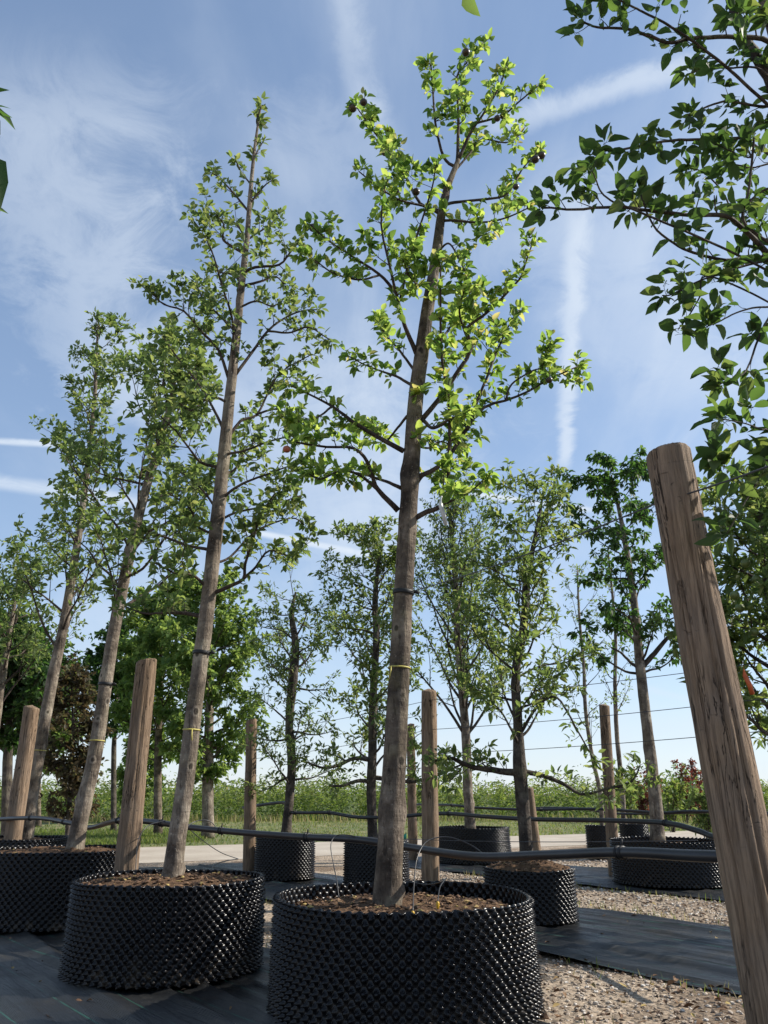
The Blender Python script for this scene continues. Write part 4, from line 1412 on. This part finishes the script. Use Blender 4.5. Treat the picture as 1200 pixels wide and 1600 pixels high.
# a near tree outside the left edge: only leaf tips reach in
pL = [np.array((-2.0, 2.2, 0.0)), np.array((-1.98, 2.2, 1.0)), np.array((-1.96, 2.22, 2.0)), np.array((-1.95, 2.2, 3.0)), np.array((-1.95, 2.2, 3.7))]
Lf = Tree('cherry_tree', 'near tree at upper left edge, only long leaf tips showing', 'tree', pL[0], 'deep', BARK, BARK_DARK, leaf=0.085, wid=0.38, seed=97, droop=0.3)
Lf.trunk(pL, [0.06, 0.052, 0.042, 0.026, 0.01], n=14, knots=5, res=40)
Lf.auto(10, 0.6, 0.98, lambda t: 0.5, (30, 60), sub=2, spur=0.1, spurlen=0.08, k=4)
for (x, y, tx, ty, s) in ((-22, 150, 14, 138, 0.06), (-20, 168, 14, 160, 0.06), (-25, 165, 28, 187, 0.085), (-30, 172, 20, 182, 0.08), (-22, 240, 18, 292, 0.085), (-34, 318, 14, 331, 0.07), (-40, 160, 5, 200, 0.08), (-45, 250, -5, 300, 0.08), (-50, 140, -4, 120, 0.08)):
    a = P(x, y, 2.2); d_ = norm(P(tx, ty, 2.2) - a)
    Lf.L.append((a[None], d_[None], norm(np.array((0.2, -0.55, 0.8)))[None], np.array([np.linalg.norm(P(tx, ty, 2.2) - a)])))
for ya in (155, 245, 318):
    a = P(-30, ya, 2.2)
    mb = MB()
    st = np.array((-1.95, 2.2, a[2] - 0.25))
    tube(mb, spline([st, st * 0.5 + a * 0.5 + np.array((0, 0, 0.06)), a], n=10), np.linspace(0.010, 0.003, 11), 5)
    mb.build('branch', BARK_DARK, Lf.root)
Lf.finish(60)


# ------------------------------------------------------------------ background trees at left
def bgtree(name, label, x, ybase, ytop, ycrown, wpx, Y, key, bark, seed, n, leafs, leaf=0.10, wid=0.6, trunk_w=9, cat='tree'):
    b = P(x, ybase, Y); b[2] = 0.0
    top = P(x + 2, ytop, Y)
    lo = P(x, ycrown, Y)
    m = pxm(lo)
    T = Tree(name, label, cat, b, key, bark, BARK_DARK, leaf=leaf, wid=wid, seed=seed, group='background trees on the left')
    T.trunk([b, lo, lo * 0.5 + top * 0.5 + np.array((0.05, 0, 0)), top], [trunk_w * m * 0.55, trunk_w * m * 0.5, trunk_w * m * 0.3, trunk_w * m * 0.1], n=10, res=24, rough=0.08)
    H = top[2] - lo[2]; W = wpx * m * 0.5
    r = T.r
    t0 = (lo[2] - b[2]) / (top[2] - b[2])
    prof = lambda t: W * (0.35 + 0.65 * math.sin(PI * min(1, max(0, (t - t0) / (1 - t0))) ** 0.75)) * 1.05
    T.auto(n, t0 - 0.02, 0.97, prof, (5, 50), sub=5, spur=0.15, spurlen=0.20, k=leafs, rmin=0.004)
    T.finish(0)


bgtree('hornbeam_tree', 'dense leafy green tree right of the leaning trunks, far behind', 325, 1312, 900, 1190, 200, 22.5, 'lush', BARK_PALE, 201, 46, 9, leaf=0.12, trunk_w=17)
bgtree('hornbeam_tree', 'dense green tree behind the tall brown post', 247, 1303, 930, 1175, 190, 24.0, 'lush', BARK, 203, 40, 9, leaf=0.12, trunk_w=12)
bgtree('hornbeam_tree', 'smaller green tree left of the tall brown post, far behind', 178, 1296, 985, 1170, 130, 26.0, 'deep', BARK_DARK, 205, 34, 9, leaf=0.12, trunk_w=8)
bgtree('maple_tree', 'dark green tree at the left edge behind the front row', 12, 1320, 985, 1190, 180, 17.0, 'deep', BARK_DARK, 207, 50, 9, leaf=0.11, trunk_w=15)
bgtree('copper_beech', 'dark brownish copper-leaved young tree behind the left posts', 108, 1305, 1050, 1262, 105, 15.0, 'copper', BARK_DARK, 209, 40, 6, leaf=0.075, trunk_w=8)
bgtree('hornbeam_tree', 'low far bush-like green tree beyond the lawn at left', 215, 1278, 1160, 1250, 90, 34.0, 'lush', BARK, 211, 18, 8, leaf=0.15, trunk_w=6)
bgtree('hornbeam_tree', 'distant round green tree at far left behind the copper tree', 60, 1290, 1040, 1210, 150, 30.0, 'lush', BARK, 213, 34, 9, leaf=0.15, trunk_w=8)


# ------------------------------------------------------------------ crop field, hedge plants, grass
def crop():
    """broad field of shoulder-high nursery plants: one mass of leafy shoots"""
    mb = MB()
    pos = []; d = []; sz = []; tint = []
    r = np.random.default_rng(301)
    a, b = np.array((-26.0, 25.5)), np.array((60.0, 33.5))
    dirn = (b - a) / np.linalg.norm(b - a); nn_ = np.array((-dirn[1], dirn[0]))
    for (k, N) in ((0, 3000), (0.8, 2300), (1.7, 2000), (2.7, 1700), (4.0, 1500), (6, 1400), (9, 1400), (14, 1300), (22, 1200), (34, 1200)):
        L = np.linalg.norm(b - a) * (1 + k * 0.02)
        for i in range(N // 2):
            s = r.uniform(-0.05, 1.05) * L
            base = a + dirn * s + nn_ * (k + r.normal() * 0.25)
            hgt = (1.10 + 0.16 * max(0, r.normal()) ** 2 * 0.6 + 0.36 * mnoise.noise(Vector((s * 0.35, k, 1))) + 0.12 * r.normal()) * (1 + 0.10 * max(0, (base[0] - 8) / 10 if base[0] < 30 else 2))
            lean = r.normal(size=2) * 0.10
            m = 26 if k < 2 else (18 if k < 5 else 8)
            zs = r.uniform(0.04 if k < 3 else (0.3 if k < 7 else 0.5), 1.0, m) ** (1.15 if k < 2 else 1.0) * hgt
            for z in zs:
                f = z / hgt
                az = r.uniform(0, 2 * PI)
                rad = 0.12 * r.uniform(0.2, 1.3)
                pos.append((base[0] + lean[0] * f + math.cos(az) * rad, base[1] + lean[1] * f + math.sin(az) * rad, z))
                d.append((math.cos(az), math.sin(az), r.uniform(0.0, 1.1)))
                sz.append(r.uniform(0.10, 0.2) * (1 if k < 3 else 1.4)); 
                tint.append(min(1, max(0, 0.30 + 0.3 * f + 0.22 * r.normal() + 0.25 * mnoise.noise(Vector((s * 0.5, k, 4))))))
    pos = np.array(pos); d = norm(np.array(d)); sz = np.array(sz)
    n = len(pos)
    nr = norm(np.array((0, -0.1, 1.0)) + r.normal(size=(n, 3)) * 0.5)
    # light four-faced leaves
    y = norm(np.cross(nr, d)); z = np.cross(d, y)
    w = (sz * 0.36 * 0.5)[:, None]
    v = np.stack([pos, pos + d * sz[:, None] * 0.5 + y * w + z * w * 0.5, pos + d * sz[:, None] * 0.5 - y * w + z * w * 0.5, pos + d * sz[:, None] - np.array((0, 0, 1)) * sz[:, None] * 0.2, pos + d * sz[:, None] * 0.5], 1).reshape(-1, 3)
    f = np.array([(0, 4, 1), (0, 2, 4), (4, 3, 1), (4, 2, 3)])
    T = (f[None] + (np.arange(n) * 5)[:, None, None]).reshape(-1, 3)
    mb.add(v, None, T, np.repeat(np.array(tint), 5))
    o = mb.build('crop_field', LEAF['crop'][0])
    tag(o, 'wide field of bushy green nursery plants along the horizon', 'crop field', kind='stuff')
    print('crop leaves', n)


crop()


def shrub(x, y0, ytop, Y, wpx, key, label, seed, n=500, leaf=0.09, wid=0.5):
    b = P(x, y0, Y); b[2] = 0
    top = P(x, ytop, Y)
    m = pxm(top)
    T = Tree('shrub', label, 'shrub', b, key, BARK_DARK, BARK_DARK, leaf=leaf, wid=wid, seed=seed, group='shrubs along the field edge')
    H = top[2]; W = wpx * m * 0.5
    for i in range(9):
        az = T.r.uniform(0, 2 * PI); rr = W * T.r.uniform(0.2, 1.0)
        e = b + np.array((math.cos(az) * rr, math.sin(az) * rr * 0.6, H * T.r.uniform(0.7, 1.05)))
        T.branch([b + np.array((math.cos(az) * 0.05, math.sin(az) * 0.05, 0)), (b + e) / 2 + np.array((0, 0, H * 0.08)), e], 0.012, 0.004, spur=0.10, spurlen=0.16, k=7, start=0.12)
    T.finish(0)


for i, (x, yt, Yy, w, key, lab) in enumerate([
        (1090, 1196, 30, 70, 'red', 'dark red-leaved shrub in the field right of the pale-barked tree'),
        (1072, 1192, 33, 60, 'lush', 'green shrub left of the red-leaved shrub'),
        (1130, 1188, 28, 80, 'lush', 'green shrub at the field edge, just behind the leaning post'),
        (1050, 1215, 26, 60, 'crop', 'yellow-green shrub below the red-leaved shrub'),
        (985, 1205, 34, 70, 'crop', 'yellow-green shrub behind the brown far post'),
        (1105, 1230, 20, 60, 'green', 'low dark shrub near the end of the far pipe'),
        (1010, 1212, 36, 60, 'red', 'small red-tinged shrub behind the pale trunk at right')]):
    shrub(x, 1290, yt, Yy, w, key, lab, 400 + i, leaf=0.10)


def blades(name, n, region, h, seed, label, dry=0.0, w=0.006):
    """thin upright blades scattered over a region given by a sampler"""
    r = np.random.default_rng(seed)
    p = np.array([region(r) for _ in range(n)])
    az = r.uniform(0, 2 * PI, n); hh = h * r.uniform(0.4, 1.25, n)
    d = np.stack([np.cos(az), np.sin(az)], 1)
    sx = np.stack([-d[:, 1], d[:, 0], np.zeros(n)], 1) * (w * r.uniform(0.6, 1.4, n))[:, None]
    lean = np.concatenate([d * (hh * r.uniform(0.1, 0.7, n))[:, None], hh[:, None]], 1)
    b = np.concatenate([p, np.zeros((n, 1))], 1)
    v = np.stack([b - sx, b + sx, b + lean * 0.55 + np.array((0, 0, 0.08)) * hh[:, None] + sx * 0.7, b + lean * 0.55 + np.array((0, 0, 0.08)) * hh[:, None] - sx * 0.7, b + lean], 1).reshape(-1, 3)
    k = (np.arange(n) * 5)[:, None]
    mb = MB()
    tint = np.clip(r.uniform(0, 0.9, n) + dry * r.uniform(0, 1, n), 0, 1)
    mb.add(v, np.concatenate([k, k + 1, k + 2, k + 3], 1), np.concatenate([k + 3, k + 2, k + 4], 1), np.repeat(tint, 5))
    o = mb.build(name, LEAF['grass'][0])
    return tag(o, label, 'grass', kind='stuff')


def verge_pt(r):
    s = r.uniform(-0.9, 2.6); t = r.uniform(0, 1) ** 1.2
    a = f0 + df * s; 
    e = e0 + (e1 - e0) * ((a[0] - e0[0]) / (e1[0] - e0[0]))
    p = a + (e - a) * t
    return p[:2]


blades('verge_grass', 26000, verge_pt, 0.05, 501, 'short grass along the pale track before the field', 0.35, 0.010)


def edge_pt(r):
    a, b = np.array((-26.0, 25.5)), np.array((60.0, 33.5))
    dd = (b - a); nn_ = np.array((-dd[1], dd[0])) / np.linalg.norm(dd)
    return a + dd * r.uniform(0, 1) + nn_ * (-0.4 - abs(r.normal()) * 0.9)


blades('dry_grass', 9000, edge_pt, 0.26, 503, 'dry straw-coloured grass at the foot of the field plants', 0.8, 0.012)


def lawn_pt(r):
    x = r.uniform(-60, 318)
    p = G(x, r.uniform(1298, 1330 - 0.045 * max(0, x)))
    return p[:2]


blades('lawn_grass', 12000, lawn_pt, 0.085, 505, 'sunlit grass below the trees at left', 0.0, 0.009)
sheet('lawn', [G(-200, 1332), G(330, 1313), G(330, 1298), G(-200, 1298)], verge_mat(), 0.008, 20, 8)


def strip_pt(lo, hi, a0, a1):
    def f(r):
        c = rc(r.uniform(a0, a1), r.choice([lo, hi]) + r.normal() * 0.09)
        return c
    return f


blades('weeds', 700, strip_pt(3.75, 4.95, -9, 3), 0.05, 507, 'small weeds at the edge of the near gravel strip', 0.5, 0.0025)
blades('weeds', 900, strip_pt(7.45, 8.85, -9, 4), 0.06, 509, 'small weeds at the edge of the middle gravel strip', 0.5, 0.003)


def gravel(label, lo, hi, a0, a1, n, smin, smax, seed):
    r = np.random.default_rng(seed)
    mb = MB()
    a = r.uniform(a0, a1, n); c = r.uniform(lo, hi, n)
    xy = (ROWD[None] * a[:, None] + ROWN[None] * c[:, None]) * S
    s = smin + (smax - smin) * r.uniform(0, 1, n) ** 4.0
    V = (OCT3[None] + r.normal(size=(n, len(OCT3), 3)) * 0.13) * (s[:, None, None] * np.stack([np.ones(n), r.uniform(0.6, 0.95, n), r.uniform(0.4, 0.7, n)], 1)[:, None, :])
    th = r.uniform(0, 2 * PI, n)
    x = V[:, :, 0] * np.cos(th)[:, None] - V[:, :, 1] * np.sin(th)[:, None]
    y = V[:, :, 0] * np.sin(th)[:, None] + V[:, :, 1] * np.cos(th)[:, None]
    V = np.stack([x + xy[:, 0:1], y + xy[:, 1:2], V[:, :, 2] + (s * 0.25)[:, None]], -1)
    q = [(0, 6, 7, 1)]
    q = [(k * 6 + i, k * 6 + (i + 1) % 6, (k + 1) * 6 + (i + 1) % 6, (k + 1) * 6 + i) for k in range(2) for i in range(6)] + [(12, 13, 14, 15), (12, 15, 16, 17)]
    Q = (np.array(q)[None] + (np.arange(n) * 18)[:, None, None]).reshape(-1, 4)
    mb.add(V.reshape(-1, 3), Q, None, np.repeat(np.clip(r.normal(0.52, 0.3, n), 0, 1), 18))
    o = mb.build('gravel', PEBBLE, smooth=False)
    tag(o, label, 'gravel', kind='stuff')


gravel('loose pale gravel between the nearest pot and the dark fabric', 3.6, 5.05, -6.5, 1.0, 15000, 0.0015, 0.014, 601)
gravel('loose pale gravel strip beyond the dark fabric at right', 7.28, 9.02, -10, 1.5, 18000, 0.002, 0.019, 602)
gravel('loose gravel around the far pots', 11.3, 13.0, -11, 0, 5000, 0.005, 0.026, 603)
gravel('stones strewn on the ground fabric', 1.2, 7.2, -8, 0, 260, 0.003, 0.010, 604)


def litter(label, lo, hi, a0, a1, n, seed):
    r = np.random.default_rng(seed)
    a = r.uniform(a0, a1, n); c = r.uniform(lo, hi, n)
    p = np.concatenate([(ROWD[None] * a[:, None] + ROWN[None] * c[:, None]) * S, np.full((n, 1), 0.016)], 1)
    th = r.uniform(0, 2 * PI, n)
    V, Q, T, M = leaf_arrays(p, np.stack([np.cos(th), np.sin(th), r.normal(size=n) * 0.15], 1), norm(np.array((0, 0, 1.0)) + r.normal(size=(n, 3)) * 0.3), r.uniform(0.015, 0.05, n), r.uniform(0.3, 0.6, n), r.uniform(0.2, 1.2, n), r.uniform(-0.3, 0.5, n))
    mb = MB(); mb.add(V, Q, T, np.repeat(r.uniform(0, 1, n), M))
    tag(mb.build('leaf_litter', CHIP), label, 'leaf litter', kind='stuff')


litter('dry brown leaf bits on the near gravel', 3.55, 5.1, -6, 1.0, 900, 611)
litter('dry brown leaf bits on the middle gravel strip', 7.2, 9.1, -9, 1.5, 900, 612)
litter('dry leaf bits scattered over the ground fabric', 0.8, 7.2, -8, 1.0, 260, 613)


# ------------------------------------------------------------------ pipes, wires, drip tubes
def pipe(label, pts, dia, clamps=(), res=90):
    path = spline([P(x, y, Y) for (x, y, Y) in pts], n=res)
    r = dia * S * 0.5
    mid = path[len(path) // 2]
    root = empty('irrigation_pipe', (mid[0], mid[1], mid[2]), label, 'pipe', 'black irrigation pipes strung along the rows')
    mb = MB(); tube(mb, path, r, 14)
    mb.build('pipe_run', PIPE, root)
    for cx in clamps:
        dep = path[:, 1] * CT + (path[:, 2] - CH) * ST
        u = 600 + FPX * path[:, 0] / dep
        i = int(np.argmin(np.abs(u - cx))); i = min(max(1, i), len(path) - 2)
        p = path[i]; a = norm(path[i + 1] - path[i - 1])
        mb = MB()
        for off in (-0.7, 0.5):
            c = p + a * off * r
            tube(mb, np.array([c - a * r * 0.3, c - a * r * 0.12, c + a * r * 0.12, c + a * r * 0.3]), (r * 1.12, r * 1.28, r * 1.28, r * 1.12), 14)
        tube(mb, np.array([p + (0, -r * 0.3, r * 0.9), p + (r * 0.3, -r * 0.4, r * 2.3)]), r * 0.22, 5)
        tube(mb, np.array([p + (0, -r * 0.9, 0), p + (r * 0.8, -r * 1.5, -r * 0.5), p + (r * 0.4, -r * 1.0, -r * 1.5)]), r * 0.18, 5)
        mb.build('clamp', BLACK_STRAP, root)
    return root, path


pipe('thick black pipe strung along the front row, behind the main trunk',
     [(-60, 1284, 10.6), (48, 1278, 9.4), (105, 1285, 8.7), (140, 1293, 8.3), (185, 1282, 7.55), (235, 1284, 7.1), (300, 1293, 6.7), (380, 1301, 6.3), (480, 1308, 5.9), (560, 1312, 5.6), (640, 1324, 5.35), (740, 1338, 4.75), (850, 1336, 4.2), (970, 1332, 3.7), (1080, 1337, 3.35), (1180, 1340, 3.1), (1420, 1346, 2.5)],
     0.046, (52, 100, 185, 254, 345, 481, 975), 160)
pipe('thinner black pipe along the second row, wavy behind the main trunk',
     [(380, 1262, 13.0), (443, 1254, 12.2), (452, 1268, 11.9), (475, 1270, 11.7), (515, 1270, 11.4), (560, 1277, 11.0), (620, 1276, 10.5), (690, 1271, 9.9), (760, 1276, 9.1), (830, 1280, 8.6), (950, 1282, 7.6), (1040, 1286, 6.9), (1090, 1298, 6.5), (1125, 1309, 6.25), (1240, 1318, 5.4)],
     0.044, (463, 516, 700, 1035))
pipe('far black pipe along the third row near the field',
     [(640, 1257, 16.4), (702, 1258, 15.3), (745, 1262, 14.8), (830, 1265, 13.9), (930, 1264, 13.0), (1030, 1270, 12.0), (1090, 1268, 11.5), (1260, 1276, 10.0)],
     0.044, (706, 845))
pipe('farthest black pipe, low behind the far pots',
     [(820, 1262, 17.5), (900, 1263, 16.6), (960, 1271, 15.9), (1040, 1271, 15.0), (1130, 1269, 14.2), (1300, 1272, 13.0)],
     0.040, ())


def wire(label, a, b, r=0.0022, sag=0.02):
    n = 24
    s = np.linspace(0, 1, n)[:, None]
    p = a * (1 - s) + b * s
    p[:, 2] -= (sag * 4 * s * (1 - s))[:, 0]
    mb = MB(); tube(mb, p, r, 5)
    o = mb.build('trellis_wire', WIRE)
    tag(o, label, 'wire', 'wires strung between the posts')


wire('top wire from the leaning post to the main trunk', P(636, 926, 4.98), P(1046, 778, 2.78), 0.0026)
wire('wire running out of frame from the leaning post top', P(1060, 776, 2.78), P(1300, 690, 1.95), 0.0026, 0.005)
wire('wire between the main trunk and the second trunk', P(320, 1018, 6.0), P(630, 930, 5.04), 0.0018)
pw = {k: P(x, y, 9.15) for k, (x, y) in dict(a=(672, 1094), b=(672, 1140), c=(672, 1178)).items()}
wire('upper wire running right from the pale brown post', pw['a'], P(1260, 1026, 6.2), 0.0024)
wire('middle wire running right from the pale brown post', pw['b'], P(1260, 1084, 6.2), 0.0024)
wire('lower wire running right from the pale brown post', pw['c'], P(1260, 1136, 6.2), 0.0024)
wire('upper wire running left from the pale brown post', P(393, 1146, 12.15), pw['a'], 0.0024)
wire('lower wire running left from the pale brown post', P(393, 1186, 12.15), pw['b'], 0.0024)
wire('thin low line behind the nearest pot', P(470, 1300, 8.5), P(1090, 1313, 5.0), 0.0020, 0.03)
wire('thin high line crossing the trees right of the main trunk', P(640, 935, 12.5), P(905, 832, 11.0), 0.0028, 0.05)


def drip(label, pts, tip=True, r=0.0025):
    path = spline([P(x, y, Y) for (x, y, Y) in pts], n=40)
    root = empty('drip_tube', path[-1], label, 'tube', 'thin drip tubes feeding the pots')
    mb = MB(); tube(mb, path, r, 7)
    mb.build('hose', PIPE, root)
    if tip:
        e = path[-1]
        mb = MB(); tube(mb, np.array([e + (0, 0, 0.006), e, e - (0, 0, 0.014), e - (0, 0, 0.026)]), (0.0045, 0.0075, 0.006, 0.003), 8)
        mb.build('emitter', EMITTER, root)


drip('looped drip tube dropping into the soil right of the main trunk', [(760, 1338, 4.75), (735, 1320, 4.85), (700, 1308, 4.9), (668, 1314, 4.85), (652, 1340, 4.75), (647, 1380, 4.6), (645, 1426, 4.42)])
drip('short drip tube stub with yellow tip in the nearest pot', [(640, 1378, 5.6), (668, 1382, 5.45), (692, 1377, 5.2), (697, 1372, 5.1), (688, 1385, 4.95), (685, 1400, 4.85), (684, 1411, 4.8)])
drip('looped drip tube at the back left rim of the nearest pot', [(565, 1310, 5.6), (545, 1305, 5.6), (525, 1306, 5.6), (517, 1320, 5.55), (520, 1345, 5.5), (526, 1375, 5.4), (530, 1408, 5.3)])
drip('drip tube hanging beside the second trunk', [(340, 1295, 6.55), (325, 1282, 6.5), (300, 1286, 6.4), (278, 1310, 6.2), (275, 1345, 6.1), (276, 1372, 6.0)], False, 0.0026)
drip('thin tube slanting from the pipe to the ground left of the narrow pot', [(290, 1290, 6.8), (315, 1312, 7.3), (345, 1332, 8.0), (372, 1342, 8.8)], False, 0.0028)
drip('thin tube curving down in front of the tall brown post', [(258, 1282, 6.95), (232, 1290, 6.7), (217, 1310, 6.6), (213, 1340, 6.55), (212, 1368, 6.5)], False, 0.0026)
drip('dark hose end lying behind the big left pot', [(372, 1342, 8.4), (350, 1346, 8.2), (335, 1352, 8.0), (326, 1366, 7.7), (322, 1378, 7.5)], False, 0.004)

# green tie on the small stake behind the main trunk
mb = MB()
gp = P(632, 1308, 10.6)
tube(mb, np.array([gp - (0.02, 0, 0.025), gp + (0.004, 0, 0), gp + (0.012, 0, 0.03)]), (0.012, 0.02, 0.008), 7)
o = mb.build('plant_tie', GREEN_PLASTIC)
tag(o, 'small teal plastic tie just right of the main trunk base', 'tie')

tot = sum(len(o.data.polygons) for o in bpy.data.objects if o.type == 'MESH' and o.data.users == 1)
print('faces', tot, 'objects', len(bpy.data.objects))
